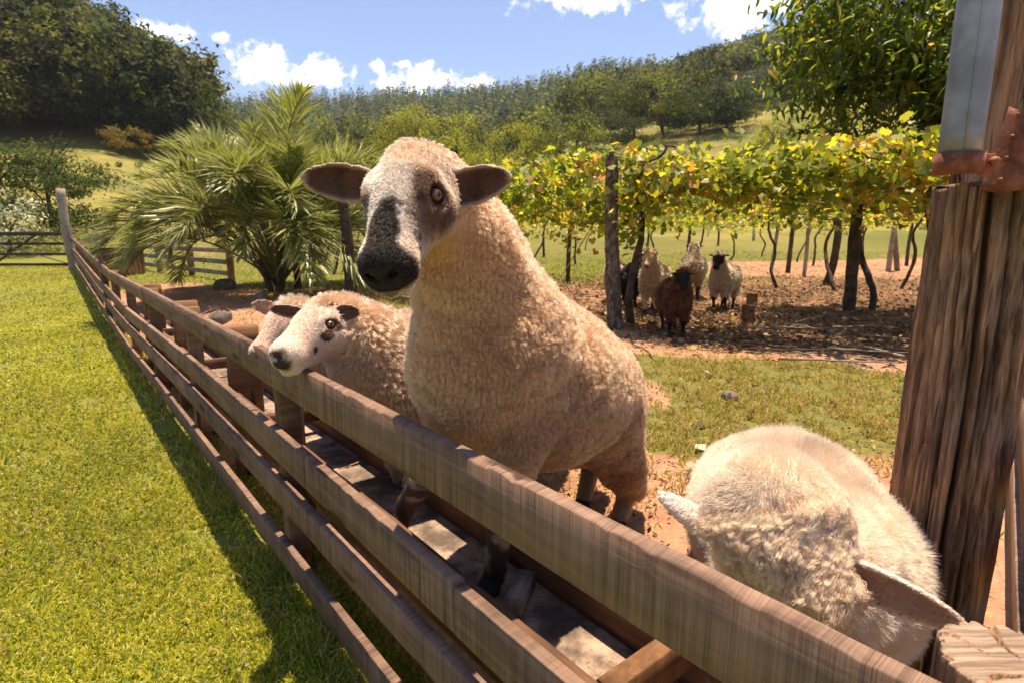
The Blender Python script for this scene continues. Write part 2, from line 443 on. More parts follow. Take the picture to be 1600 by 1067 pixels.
# ------------------------------------------------------------------ strands (grass and wool)
def curves_obj(name, pts, rad, col, mat, parent=None):
    N, K, _ = pts.shape
    cu = bpy.data.hair_curves.new(name)
    cu.add_curves([K] * N)
    base = np.zeros(3) if parent is None else np.array(parent.get('_w', parent.location)[:])
    cu.position_data.foreach_set('vector', (pts - base).astype(np.float32).ravel())
    a = cu.attributes.get('radius') or cu.attributes.new('radius', 'FLOAT', 'POINT')
    a.data.foreach_set('value', np.broadcast_to(rad, (N, K)).astype(np.float32).ravel())
    a = cu.attributes.new('col', 'FLOAT_COLOR', 'CURVE')
    c = np.ones((N, 4), np.float32); c[:, :3] = col
    a.data.foreach_set('color', c.ravel())
    cu.materials.append(mat)
    o = bpy.data.objects.new(name, cu); link(o)
    if parent is not None: o.parent = parent
    o['_w'] = [float(q) for q in base]
    return o
def blades(x, y, L, wid, lean, cols, name, label, cat, seed=0):
    r = np.random.default_rng(seed); N = len(x)
    z = ground_z(x, y) - 0.004
    th = r.uniform(0, 2 * PI, N); ln = lean * r.uniform(0.3, 1.6, N)
    d = np.stack([np.cos(th) * ln, np.sin(th) * ln, np.ones(N)], -1); d = unit(d)
    p0 = np.stack([x, y, z], -1)
    L = L[:, None]
    p1 = p0 + d * L * 0.55
    d2 = d.copy(); d2[:, 2] -= 0.35 * ln * 1.6; d2 = unit(d2)
    p2 = p1 + d2 * L * 0.45
    pts = np.stack([p0, p1, p2], 1)
    rad = wid[:, None] * np.array([0.9, 0.75, 0.12])[None]
    o = curves_obj(name, pts, rad, cols, M['grass'])
    return tag(o, label, cat, kind='stuff')
def pick(cols, p, n, r, jit=0.25):
    k = r.choice(len(cols), n, p=np.array(p) / sum(p)); c = np.array(cols)[k]
    return c * r.uniform(1 - jit, 1 + jit, (n, 1))
# mown lawn beside the fence: sample in the view's polar sheet so that blades stay dense near the lens
r = np.random.default_rng(3)
N = 400000
u = r.random(N); rr = np.exp(u * math.log(26 / 0.75)) * 0.75
aa = r.uniform(az_of(-260), az_of(800), N)
x = rr * np.sin(aa); y = rr * np.cos(aa); lt, al = lat_along(x, y)
bare = fbm2(x, y, 1.6, 3, 44); bare2 = fbm2(x, y, 9, 2, 45)
keep = (lt < 0.80) & (al < 27) & (bare * 0.6 + bare2 * 0.4 + r.uniform(-0.15, 0.15, N) > 0.38 + 0.15 * sstep(0.20, 0.60, lt))
x, y, rr, lt = x[keep], y[keep], rr[keep], lt[keep]; N = len(x)
tone = fbm2(x, y, 0.8, 3, 46)[:, None]
gcol = pick([(0.24, 0.24, 0.024), (0.33, 0.31, 0.03), (0.42, 0.36, 0.055), (0.45, 0.36, 0.14), (0.12, 0.15, 0.02)], [4, 4, 2.4, 1.4, 3.0], N, r, 0.35) * (0.6 + 0.8 * tone) * np.array([1.05, 1.13, 1.0])
blades(x, y, r.uniform(0.018, 0.042, N) * (1 + 0.02 * rr), np.clip(0.0015 + 0.00066 * rr, 0, 0.008) * r.uniform(0.5, 1.7, N), 0.9, gcol, 'lawn_grass', 'short mown green grass of the lawn left of the fence', 'grass', 4)
# longer tufts left by the mower under the rails
N = 16000; al = 0.4 * (20 / 0.4) ** r.random(N); lt = r.normal(size=N) * 0.055 + 0.63; tf = fbm2(al * 2.2, lt, 1.0, 3, 49); k = r.random(N) < sstep(0.44, 0.62, tf); al, lt = al[k], lt[k]; N = len(al)
xy = FN[None, :2] * lt[:, None] + FD[None, :2] * al[:, None]
blades(xy[:, 0], xy[:, 1], r.uniform(0.04, 0.11, N), np.clip(0.0012 + 0.0005 * al, 0, 0.005), 0.6, pick([(0.20, 0.23, 0.03), (0.30, 0.29, 0.05), (0.12, 0.16, 0.022), (0.42, 0.34, 0.14)], [3, 2, 2, 1], N, r), 'fence_grass', 'longer uncut grass tufts along the foot of the rail fence', 'grass', 6)
# clover and small broad weeds in the lawn, with scraps of dry leaf
N = 26000; u = r.random(N); rr = np.exp(u * math.log(9 / 0.8)) * 0.8; aa = r.uniform(az_of(-260), az_of(800), N); x = rr * np.sin(aa); y = rr * np.cos(aa); lt, al = lat_along(x, y)
wd_ = fbm2(x, y, 2.2, 3, 48); k = (lt < 0.78) & (r.random(N) < sstep(0.42, 0.62, wd_) * 0.9 + 0.06); x, y, rr = x[k], y[k], rr[k]; N = len(x)
WEED = dict(c=np.stack([x, y, ground_z(x, y) + r.uniform(0.010, 0.034, N)], -1), n=unit(r.normal(size=(N, 3)) * 0.45 + [0, 0, 1]), s=r.uniform(0.008, 0.022, N), col=pick([(0.10, 0.15, 0.022), (0.16, 0.20, 0.03), (0.24, 0.25, 0.04), (0.36, 0.24, 0.12)], [3, 3, 2, .7], N, r))
# tufts in the pen
N = 420000
u = r.random(N); rr = np.exp(u * math.log(30 / 1.3)) * 1.3
aa = r.uniform(az_of(0), az_of(1640), N)
x = rr * np.sin(aa); y = rr * np.cos(aa); lt, al = lat_along(x, y)
ga = grass_amt(x, y); tuft = fbm2(x, y, 11, 2, 51)
keep = (lt > 1.15) & (r.random(N) < ga * sstep(0.36, 0.58, tuft) * 0.85 * (1 - 0.0 * lt))
x, y, rr = x[keep], y[keep], rr[keep]; N = len(x)
gcol = pick([(0.20, 0.205, 0.035), (0.30, 0.27, 0.05), (0.40, 0.32, 0.10), (0.46, 0.33, 0.16), (0.11, 0.13, 0.025)], [3.4, 3, 3, 2.6, 1.6], N, r)
gcol = np.where((y > 12)[:, None], gcol * np.array([0.95, 1.2, 0.8]), gcol)
blades(x, y, r.uniform(0.02, 0.055, N) * (1 + 0.03 * rr), np.clip(0.0012 + 0.00058 * rr, 0, 0.01) * r.uniform(0.6, 1.3, N), 0.8, gcol, 'pen_grass', 'sparse yellowish grass tufts growing in the sheep pen', 'grass', 5)
# ------------------------------------------------------------------ timber helpers
def board_mesh(L, h, t, seed=0, seg=0.07, bev=0.0025, jit=0.0016, chip=0.0):
    """plank along local +X from 0 to L, height h (z, centred), thickness t (y, centred), with worn uneven edges"""
    r = np.random.default_rng(seed)
    nx = max(2, int(L / seg)); xs = np.linspace(0, L, nx + 1)
    prof = []
    for sx, sz in ((-1, -1), (1, -1), (1, 1), (-1, 1)):
        cxp, czp = sx * t / 2, sz * h / 2
        a = (cxp - sx * bev, czp); b = (cxp, czp - sz * bev)
        prof += [b, a] if sx * sz < 0 else [a, b]
    # order round the section
    prof = sorted(prof, key=lambda q: math.atan2(q[1] / h, q[0] / t)); P = np.array(prof); k = len(P)
    V = np.zeros((nx + 1, k, 3)); V[:, :, 0] = xs[:, None]; V[:, :, 1] = P[None, :, 0]; V[:, :, 2] = P[None, :, 1]
    pp = V.reshape(-1, 3).copy()
    d = (fbm(pp * np.array([9, 30, 30]) + seed * 3.7, 3, seed) - 0.5) * 2 * jit * 2
    d2 = (fbm(pp * np.array([1.1, 3, 3]) + seed * 1.3, 2, seed + 5) - 0.5) * 0.010
    V[:, :, 2] += d.reshape(nx + 1, k) + d2.reshape(nx + 1, k) * 0.5
    V[:, :, 1] += d.reshape(nx + 1, k)[:, ::-1] * 0.6
    if chip:
        for j, q in enumerate(P):
            if q[1] > 0 and q[0] < 0:
                c = np.clip(fbm(np.stack([xs * 22, xs * 0 + seed, xs * 0], -1), 3, seed + 9) - 0.55, 0, 1) * chip * 8
                V[:, j, 2] -= c; V[:, j, 1] += c * 0.6
    idx = np.arange((nx + 1) * k).reshape(nx + 1, k); n2 = np.roll(idx, -1, 1)
    q = np.stack([idx[:-1], n2[:-1], n2[1:], idx[1:]], -1).reshape(-1, 4)[:, ::-1]
    me = mesh_np('board', V.reshape(-1, 3), q)
    import bmesh
    bm = bmesh.new(); bm.from_mesh(me); bm.verts.ensure_lookup_table()
    bm.faces.new([bm.verts[i] for i in idx[0]]); bm.faces.new([bm.verts[i] for i in idx[-1][::-1]])
    bmesh.ops.recalc_face_normals(bm, faces=bm.faces); bm.to_mesh(me); bm.free()
    return me
def place(name, me, mat, parent, p0, xdir, up=(0, 0, 1), kind=None):
    """object with local X along xdir, local Z towards up"""
    o = bpy.data.objects.new(name, me); link(o)
    if mat and not me.materials: me.materials.append(mat)
    X = Vector(xdir).normalized(); Z = Vector(up); Y = Z.cross(X).normalized(); Z = X.cross(Y).normalized()
    m = Matrix((X, Y, Z)).transposed().to_4x4()
    base = Vector((0, 0, 0))
    if parent is not None:
        o.parent = parent; base = Vector(parent.get('_w', parent.location)[:])
    m.translation = Vector(p0) - base
    o.matrix_local = m
    o['_w'] = [float(q) for q in p0]
    return o
def plank(name, a, b, h, t, mat, parent, seed, up=(0, 0, 1), **kw):
    a = np.asarray(a, float); b = np.asarray(b, float)
    return place(name, board_mesh(float(np.linalg.norm(b - a)), h, t, seed, **kw), mat, parent, a, b - a, up)
def tube_np(path, rad, ns=8, cap=True, wob=0.0, seed=0):
    P = np.asarray(path, float); rad = np.broadcast_to(np.asarray(rad, float), (len(P),))
    T = np.gradient(P, axis=0); T = unit(T)
    ref = np.array([0, 0, 1.0]) if abs(T[:, 2]).mean() < 0.8 else np.array([1.0, 0, 0])
    A = unit(np.cross(T, ref)); B = np.cross(T, A)
    th = np.linspace(0, 2 * PI, ns, endpoint=False)
    ring = A[:, None, :] * np.cos(th)[None, :, None] + B[:, None, :] * np.sin(th)[None, :, None]
    rr = rad[:, None, None]
    if wob:
        r = np.random.default_rng(seed); rr = rr * (1 + wob * (fbm((P[:, None, :] + ring * 0.3).reshape(-1, 3) * 9 + seed, 3, seed).reshape(len(P), ns, 1) - 0.5) * 2)
    V = (P[:, None, :] + ring * rr).reshape(-1, 3)
    n = len(P); idx = np.arange(n * ns).reshape(n, ns); nx = np.roll(idx, -1, 1)
    q = np.stack([idx[:-1], nx[:-1], nx[1:], idx[1:]], -1).reshape(-1, 4)
    tri = []
    if cap:
        V = np.vstack([V, P[0], P[-1]]); c0, c1 = n * ns, n * ns + 1
        tri = np.concatenate([np.stack([np.full(ns, c0), nx[0], idx[0]], -1), np.stack([np.full(ns, c1), idx[-1], nx[-1]], -1)])
    return V, q, tri
def tube(name, path, rad, mat, parent=None, ns=8, wob=0.0, seed=0, smooth=True, loc=None):
    V, q, tr = tube_np(path, rad, ns, True, wob, seed)
    return obj(name, mesh_np(name, V, [q, tr] if len(tr) else q, smooth), mat, parent, loc)
class Acc:
    """collects vertices and triangles/quads into one mesh"""
    def __init__(s): s.v = []; s.t = []; s.q = []; s.n = 0; s.tc = []; s.qc = []
    def add(s, V, q=None, t=None, col=None):
        V = np.asarray(V); s.v.append(V)
        if q is not None and len(q): s.q.append(np.asarray(q) + s.n); s.qc.append(np.broadcast_to(np.asarray(col if col is not None else (1, 1, 1), float), (len(q), 3)))
        if t is not None and len(t): s.t.append(np.asarray(t) + s.n); s.tc.append(np.broadcast_to(np.asarray(col if col is not None else (1, 1, 1), float), (len(t), 3)))
        s.n += len(V)
    def mesh(s, name, smooth=False, color=True):
        f = []; c = []
        if s.q: f.append(np.concatenate(s.q)); c.append(np.concatenate(s.qc))
        if s.t: f.append(np.concatenate(s.t)); c.append(np.concatenate(s.tc))
        me = mesh_np(name, np.concatenate(s.v), f, smooth)
        if color: face_color(me, np.concatenate(c))
        return me

# ------------------------------------------------------------------ main rail fence
RAIL_T = 0.032
fence = thing('rail_fence', 'long weathered four-rail plank fence running along the lawn to the gate', 'fence', tuple(fp(FENCE_LAT, 4.0, 0)))
def rail_z(al):                                         # ground level the fence follows
    return 0.40 * sstep(9.0, 25.0, al) - 0.05 * np.exp(-((al - 8.5) / 2.0) ** 2)
RAILS = [(1.005, 0.135), (0.675, 0.125), (0.470, 0.115), (0.190, 0.105)]      # top edge, board height
POSTS = [0.55, 2.35, 4.25, 6.1, 8.0, 9.9, 11.8, 13.7, 15.6, 17.5, 19.4, 21.3, 23.2]
JOINTS = [[0.06, 6.1, 9.9, 13.7, 17.5, 21.3, 24.0], [0.06, 0.985, 4.25, 8.0, 11.8, 15.6, 19.4, 24.0],
          [0.06, 4.25, 8.0, 9.9, 13.7, 17.5, 21.3, 24.0], [0.06, 6.1, 8.0, 11.8, 15.6, 19.4, 24.0]]
sd = 100; BOARDS = []
for ri, (top, h) in enumerate(RAILS):
    js = JOINTS[ri]
    for k in range(len(js) - 1):
        a, b = js[k] + 0.002, js[k + 1] - 0.002
        if k == 0 and ri == 1: b -= 0
        sd += 1
        jt = (np.random.default_rng(sd).uniform(-0.006, 0.006) if k else 0)
        # boards longer than one bay bend with the ground: split the path at bends only when the ground moves
        pa = fp(FENCE_LAT + RAIL_T / 2, a, top - h / 2 + rail_z(a) + jt); pb = fp(FENCE_LAT + RAIL_T / 2, b, top - h / 2 + rail_z(b) + jt)
        bd_ = plank('rail_board', pb, pa, h + np.random.default_rng(sd + 50).uniform(-0.006, 0.006), RAIL_T, M['rail'], fence, sd, chip=0.006 if ri == 0 else 0.002, seg=0.02 if k < 2 else 0.08, jit=0.0009)
        BOARDS.append((ri, a, b, bd_))
for k, al in enumerate(POSTS):
    z0 = rail_z(al); w = 0.085 if k < 3 else 0.09
    if k == 0: continue
    p = fp(FENCE_LAT + RAIL_T + w / 2 + 0.002, al, 0)
    plank('fence_post', p + [0, 0, gz(p[0], p[1]) - 0.15], p + [0, 0, 0.985 + z0], w, w * 0.8, M['post'], fence, 300 + k, up=tuple(FN))
# nail heads where boards meet posts, each a piece of its board
M['nailrust'] = mat_plain('rusty_nail', (0.10, 0.045, 0.025), 0.7, 60)
nm = None
for k, al in enumerate(POSTS[1:5]):
    for ri, (top, h) in enumerate(RAILS):
        for s in (-1, 1):
            c = fp(FENCE_LAT - 0.0015, al + 0.012 * s, top - h * (0.5 + 0.24 * s) + rail_z(al))
            V, q, tr = tube_np([c, c + FN * 0.006], [0.0055, 0.0055], 8)
            bd_ = [q_[3] for q_ in BOARDS if q_[0] == ri and q_[1] - 0.05 <= al + 0.012 * s <= q_[2] + 0.05][0]
            o = obj('nail', mesh_np('nail', V, [q, tr]), M['nailrust']); o.parent = bd_; o.matrix_parent_inverse = (Matrix.Translation(fence.location) @ bd_.matrix_local).inverted()
# broad reddish posts standing behind the fence, holding the trough
for k, (al, w, hh) in enumerate([(3.55, 0.17, 0.93), (5.3, 0.18, 0.92), (7.2, 0.18, 0.93)]):
    p = fp(FENCE_LAT + 0.20, al, 0)
    th = thing('split_post', ['thick reddish split post nearest of three standing in the trough line', 'middle thick reddish split post behind the top rail', 'farthest thick reddish split post behind the top rail'][k], 'post', tuple(p), 'split posts behind the fence')
    plank('post_body', p + [0, 0, gz(p[0], p[1]) - 0.1], p + [0, 0, hh], w, 0.10, M['redpost'], th, 340 + k, up=tuple(FN), jit=0.006, bev=0.01)

# ------------------------------------------------------------------ feeding trough behind the rails
TF, TB, TZ, TTOP = FENCE_LAT + RAIL_T + 0.075 + 0.025, 1.07, 0.395, 0.64
def tp(l, a, z): return fp(l, a, z)
tr_root = thing('feed_trough', 'long brown wooden feed trough with cross bars behind the fence', 'trough', tuple(fp(0.85, 3.0, 0.3)))
A0, A1 = 0.62, 7.8
t = NT('trough_floor_dirt'); v = t.coord('Object'); n1 = t.noise(v, 6, 6, 0.65); n2 = t.noise(v, 60, 4, 0.7)
c = t.mix(t.rng(n1, 0.38, 0.66), (0.10, 0.075, 0.06), (0.42, 0.31, 0.24)); c = t.mix(t.rng(n2, 0.5, 0.75, 0, 0.8), c, (0.06, 0.04, 0.03))
t.principled(c, 0.9, t.bump(n2, 0.6, 0.006)); M['troughfloor'] = t.m
cuts = [A0, 3.35, 5.55, A1]
for k in range(3):
    a, b = cuts[k] + 0.002, cuts[k + 1] - 0.002
    plank('front_board', tp(TF, b, TZ + 0.065), tp(TF, a, TZ + 0.065), 0.20, 0.03, M['trough'], tr_root, 400 + k)
    plank('back_board', tp(TB, b, (TZ + TTOP) / 2 + 0.02), tp(TB, a, (TZ + TTOP) / 2 + 0.02), TTOP - TZ + 0.06, 0.03, M['trough'], tr_root, 410 + k)
    me = board_mesh(b - a, TB - TF - 0.036, 0.025, 420 + k, jit=0.002)
    place('floor_board', me, M['troughfloor'], tr_root, tp((TF + TB) / 2, b, TZ), -FD, up=tuple(FN))
for k, al in enumerate([0.66, 2.95, 4.6, 6.4]):
    plank('cross_bar', tp(TF + 0.016, al, 0.515), tp(TB - 0.016, al, 0.515), 0.075 if k else 0.09, 0.045, M['redpost'] if k == 0 else M['trough'], tr_root, 430 + k)
for k, al in enumerate([0.72, 2.5, 4.4, 6.2, 7.6]):
    for l in (TF + 0.04, TB - 0.04):
        p = tp(l, al, 0); plank('leg', p + [0, 0, gz(p[0], p[1]) - 0.1], p + [0, 0, TZ - 0.016], 0.07, 0.06, M['post'], tr_root, 440 + k, up=tuple(FN))
# loose things in and on the trough
b0 = thing('wood_block', 'small sawn wooden block lying in the trough beside the right front hoof', 'block', tuple(atz(795, 935, TZ + .03)))
c = atz(800, 935, TZ + 0.045); plank('block_body', c - FN * 0.02 - FD * 0.03, c + FN * 0.10 + FD * 0.05, 0.05, 0.05, M['greywood'], b0, 461)
c = at(452, 552, 1.93); c = at(452, 552, 1.93 * 0.80 / lat_along(c[0], c[1])[0]); b0 = thing('stub_post', 'square post end sticking up behind the rail under the white-faced sheep muzzle', 'post', (c[0], c[1], gz(c[0], c[1])))
plank('post_body', np.array([c[0], c[1], gz(c[0], c[1]) - 0.1]), c, 0.075, 0.06, M['greywood'], b0, 462, up=tuple(FN))
straw_m = mat_plain('straw', (0.50, 0.36, 0.18), 0.8)
for k, (px, py, ln, an) in enumerate([(545, 727, 0.09, 0.5), (700, 800, 0.05, 2.0), (610, 742, 0.06, 1.2)]):
    c = atz(px, py, TZ + 0.02); d = np.array([math.cos(an), math.sin(an), 0.12]) * ln
    o = tube('straw', [c - d / 2, c, c + d / 2 + [0, 0, .004]], 0.0018, straw_m, None, 5)
    tag(o, ['pale straw lying on the trough floor near the square post', 'straw lying between the front hooves in the trough', 'straw on trough floor under the sheep chest'][k], 'straw', 'straws in the trough')

# ------------------------------------------------------------------ corner post, big log post with pipe, side fence
def log_mesh(c0, c1, r0, r1, nz=220, na=180, seed=0, cracks=(), groove=0.006, topcap=True):
    c0 = np.asarray(c0, float); c1 = np.asarray(c1, float)
    zz = np.linspace(0, 1, nz); th = np.linspace(0, 2 * PI, na, endpoint=False)
    T, Z = np.meshgrid(th, zz); L = np.linalg.norm(c1 - c0)
    rad = (r0 + (r1 - r0) * Z)
    p = np.stack([np.cos(T) * 2.2, np.sin(T) * 2.2, Z * L * 0.7], -1).reshape(-1, 3)
    rad = rad * (1 + 0.10 * (fbm(p * 0.8, 3, seed) - 0.5).reshape(T.shape) * 2)
    p2 = np.stack([np.cos(T) * 11, np.sin(T) * 11, Z * L * 2.0], -1).reshape(-1, 3)
    wv = 0.35 * (fbm(np.stack([Z * L * 2.2, Z * 0, Z * 0], -1).reshape(-1, 3), 3, seed + 3) - 0.5).reshape(T.shape)
    n = fbm(p2, 4, seed + 1).reshape(T.shape); rid = 1 - np.abs(2 * n - 1)
    rad = rad - groove * np.clip(rid - 0.72, 0, 1) * 6
    n2 = fbm(p2 * np.array([3.5, 3.5, 2.5]), 3, seed + 2).reshape(T.shape); rad = rad + (n2 - 0.5) * groove * 1.1
    for a, z0, z1, wd, dp in cracks:
        da = np.angle(np.exp(1j * (T - a - wv - 0.03 * (fbm(np.stack([Z * L * 14, Z * 0 + a, Z * 0], -1).reshape(-1, 3), 2, 77) - 0.5).reshape(T.shape))))
        m = np.clip(1 - np.abs(da) / (wd * (0.6 + 0.8 * n)), 0, 1) * sstep(z0 - 0.03, z0 + 0.06, Z) * (1 - sstep(z1 - 0.08, z1 + 0.03, Z))
        rad = rad - dp * sstep(0, 1, m)
    ax = unit(c1 - c0); A = unit(np.cross(ax, [0, 1, 0.01])); B = np.cross(ax, A)
    V = c0 + (c1 - c0) * Z[..., None] + (A * np.cos(T)[..., None] + B * np.sin(T)[..., None]) * rad[..., None]
    idx = np.arange(nz * na).reshape(nz, na); nx = np.roll(idx, -1, 1)
    q = np.stack([idx[:-1], nx[:-1], nx[1:], idx[1:]], -1).reshape(-1, 4)
    V = V.reshape(-1, 3); faces = [q]
    if topcap:
        rings = [idx[-1]]; top = V[idx[-1]]; ctr = top.mean(0); vs = [V]
        off = len(V)
        for f in np.concatenate([[0.99, 0.975], np.linspace(0.95, 0.04, 34)]):
            w = ctr + (top - ctr) * f + (c1 - c0) / L * (0.004 if f < 0.97 else 0.002)
            loc_a = th
            crk = 0
            for a, wd, dp, rmin in CAPCR:
                da = np.abs(np.angle(np.exp(1j * (loc_a - a - 0.10 * np.sin(f * 7 + a)))))
                crk = crk + dp * np.clip(1 - da * f * r1 / (wd * 0.7), 0, 1) * float(sstep(rmin, rmin + 0.2, f))
            nn = fbm(w * 60, 3, 5) - 0.5
            w = w + ax * (nn * 0.004)[:, None] - ax * np.atleast_1d(crk)[:, None]
            vs.append(w); rings.append(np.arange(off, off + na)); off += na
        vs.append(ctr[None] + ax * 0.004); V = np.concatenate(vs)
        for ra, rb in zip(rings[:-1], rings[1:]):
            faces.append(np.stack([ra, np.roll(ra, -1), np.roll(rb, -1), rb], -1))
        faces = [np.concatenate(faces)]
        lr = rings[-1]; faces.append(np.stack([lr, np.roll(lr, -1), np.full(na, len(V) - 1)], -1))
    return mesh_np('log', V, faces, True)
CAPCR = []
t = NT('old_log'); v = t.coord('Object'); vs = t.coord('Object', (22, 22, 2.6)); n1 = t.noise(vs, 1, 6, 0.65, 0.4); n2 = t.noise(v, 5, 5, 0.6); n3 = t.noise(t.coord('Object', (120, 120, 9)), 1, 4, 0.65)
c = t.mix(t.rng(n1, 0.36, 0.66), (0.13, 0.072, 0.042), (0.50, 0.30, 0.175))
c = t.mix(t.rng(n2, 0.47, 0.68, 0, 0.6), c, (0.34, 0.24, 0.17))
c = t.mix(t.rng(t.noise(v, 3.3, 4), 0.56, 0.70, 0, 0.5), c, (0.30, 0.18, 0.06))
c = t.mix(t.rng(n3, 0.54, 0.70, 0, 0.7), c, (0.05, 0.028, 0.016))
t.principled(c, 0.85, t.bump(t.math('ADD', n1, n3), 1.0, 0.010), spec=0.25); M['log'] = t.m
LOGX, LOGY = at(1497, 640, 1.29)[:2]
lg = thing('log_post', 'tall thick cracked log post at the right edge behind the woolly sheep', 'post', (LOGX, LOGY, gz(LOGX, LOGY)))
# angle on the log: front-left side faces the lens; A axis etc. are resolved by trial
LC = [(0.95, 0.02, 0.74, 0.10, 0.055), (0.52, 0.18, 0.62, 0.06, 0.038), (0.15, -0.1, 0.60, 0.06, 0.034), (1.35, 0.1, 0.85, 0.06, 0.036), (0.74, 0.40, 0.58, 0.045, 0.026), (1.70, 0.25, 0.98, 0.05, 0.03), (-0.25, 0.1, 0.9, 0.06, 0.03), (1.12, 0.28, 0.46, 0.04, 0.022),
      (2.6, 0.0, 0.8, 0.05, 0.03), (3.6, 0.0, 0.9, 0.06, 0.04), (4.8, 0.0, 0.9, 0.06, 0.04)]
lz = gz(LOGX, LOGY)
lm = log_mesh((LOGX, LOGY, lz - 0.2), (LOGX + 0.02, LOGY + 0.02, 2.75), 0.112, 0.104, 330, 200, 4, LC, 0.010, False)
lv = np.empty(len(lm.vertices) * 3, np.float32); lm.vertices.foreach_get('co', lv); lv = lv.reshape(-1, 3)
zn = at(1497, 258, 1.115)[2] - 0.020 + 0.004 * np.sin(lv[:, 1] * 90)          # notch: the pipe stands on a ledge cut into the log
cut = lv[:, 2] > zn; xl = LOGX - 0.008 + 0.012 * (fbm(lv * np.array([5, 30, 4]), 3, 8) - 0.5); lv[:, 0] = np.where(cut & (lv[:, 0] < xl), xl, lv[:, 0])
lm.vertices.foreach_set('co', lv.ravel()); lm.update()
obj('trunk', lm, M['log'], lg)
# steel pipe strapped on its front-left
t = NT('galvanised_pipe'); v = t.coord('Object'); n1 = t.noise(v, 9, 5, 0.6); n2 = t.noise(t.coord('Object', (40, 40, 3)), 1, 4, 0.6)
c = t.mix(t.rng(n1, 0.35, 0.7), (0.20, 0.21, 0.225), (0.36, 0.37, 0.38)); c = t.mix(t.rng(n2, 0.62, 0.75, 0, 0.6), c, (0.30, 0.20, 0.14))
t.principled(c, 0.45, t.bump(n1, 0.1, 0.002), 0.5, 0.4); M['pipe'] = t.m
t = NT('rusty_iron'); v = t.coord('Object'); n1 = t.noise(v, 22, 6, 0.65); n2 = t.noise(v, 120, 4, 0.6)
c = t.mix(t.rng(n1, 0.35, 0.68), (0.13, 0.045, 0.026), (0.30, 0.11, 0.06)); c = t.mix(t.rng(n2, 0.6, 0.75, 0, 0.6), c, (0.42, 0.22, 0.14))
t.principled(c, 0.7, t.bump(n2, 0.4, 0.002), 0.2, 0.3); M['rust'] = t.m
pb = at(1497, 258, 1.115); PR = 0.034
pr = thing('metal_pipe', 'grey metal pipe clamped upright against the log post', 'pipe', tuple(pb))
ptop = pb + np.array([0.006, 0.02, 1.2])
tube('pipe_wall', [pb + (ptop - pb) * k for k in np.linspace(0, 1, 24)], PR, M['pipe'], pr, 48, 0.01, 3)
sm_ = pb + np.array([-0.45, -0.89, 0]) * PR; tube('seam', [sm_ + (ptop - pb) * k for k in np.linspace(0, 1, 12)], 0.0022, M['pipe'], pr, 6)
def ring_band(c, r, h, t_, a0, a1, n=48, axis=(0.01, 0.016, 1)):
    th = np.linspace(a0, a1, n); V = []
    for rr, zz in ((r, -h / 2), (r + t_, -h / 2), (r + t_, h / 2), (r, h / 2)):
        V.append(np.stack([c[0] + np.cos(th) * rr, c[1] + np.sin(th) * rr, np.full(n, c[2] + zz)], -1))
    V = np.stack(V, 1).reshape(-1, 3); idx = np.arange(n * 4).reshape(n, 4); nx = np.roll(idx, -1, 1)
    q = np.stack([idx[:-1], nx[:-1], nx[1:], idx[1:]], -1).reshape(-1, 4)
    return V, np.concatenate([q, [idx[0][::-1]], [idx[-1]]])
cl = thing('pipe_clamp', 'rusty iron clamp band holding the foot of the grey pipe', 'clamp', tuple(pb))
V, q = ring_band(pb + [0, 0, 0.0], PR + 0.001, 0.040, 0.005, math.radians(150), math.radians(345)); obj('band', mesh_np('band', V, q, False), M['rust'], cl)
e = pb + np.array([math.cos(math.radians(345)), math.sin(math.radians(345)), 0]) * (PR + 0.004)
fl_ = plank('flange', e + [0, 0.004, 0], e + np.array([0.030, 0.012, 0]), 0.040, 0.008, M['rust'], cl, 470, seg=0.02)
bo = e + np.array([0.018, -0.004, 0.004])
tube('bolt', [bo, bo + [0, -0.006, 0], bo + [0, -0.010, 0]], [0.0095, 0.009, 0.005], M['rust'], cl, 12)
e2 = pb + np.array([math.cos(math.radians(150)), math.sin(math.radians(150)), 0]) * (PR + 0.004)
# rusty sheet sleeve on the right of the log
sc_ = at(1596, 245, 1.165)
sl = thing('rust_sleeve', 'rusty riveted iron sleeve flaring on the right side of the log', 'sleeve', tuple(sc_))
th = np.linspace(math.radians(165), math.radians(375), 40); rows = 12; V = []
for k in range(rows):
    f = k / (rows - 1); rr = 0.078 - 0.030 * f; z = sc_[2] - 0.065 + 0.155 * f
    V.append(np.stack([sc_[0] + 0.015 + np.cos(th) * rr, sc_[1] + np.sin(th) * rr * 0.75, np.full(40, z) + 0.006 * np.sin(th * 3)], -1))
Vo = np.array(V); Vi = Vo.copy(); Vi[..., 0] = sc_[0] + 0.015 + (Vo[..., 0] - sc_[0] - 0.015) * 0.96; Vi[..., 1] = sc_[1] + (Vo[..., 1] - sc_[1]) * 0.96
idx = np.arange(rows * 40).reshape(rows, 40); q1 = np.stack([idx[:-1, :-1], idx[:-1, 1:], idx[1:, 1:], idx[1:, :-1]], -1).reshape(-1, 4)
n0 = rows * 40
rim = np.concatenate([np.stack([idx[0, :-1], idx[0, :-1] + n0, idx[0, 1:] + n0, idx[0, 1:]], -1), np.stack([idx[-1, :-1], idx[-1, 1:], idx[-1, 1:] + n0, idx[-1, :-1] + n0], -1)])
sheet_ = obj('sleeve_sheet', mesh_np('sheet', np.concatenate([Vo.reshape(-1, 3), Vi.reshape(-1, 3)]), np.concatenate([q1, q1[:, ::-1] + n0, rim]), True), M['rust'], sl)
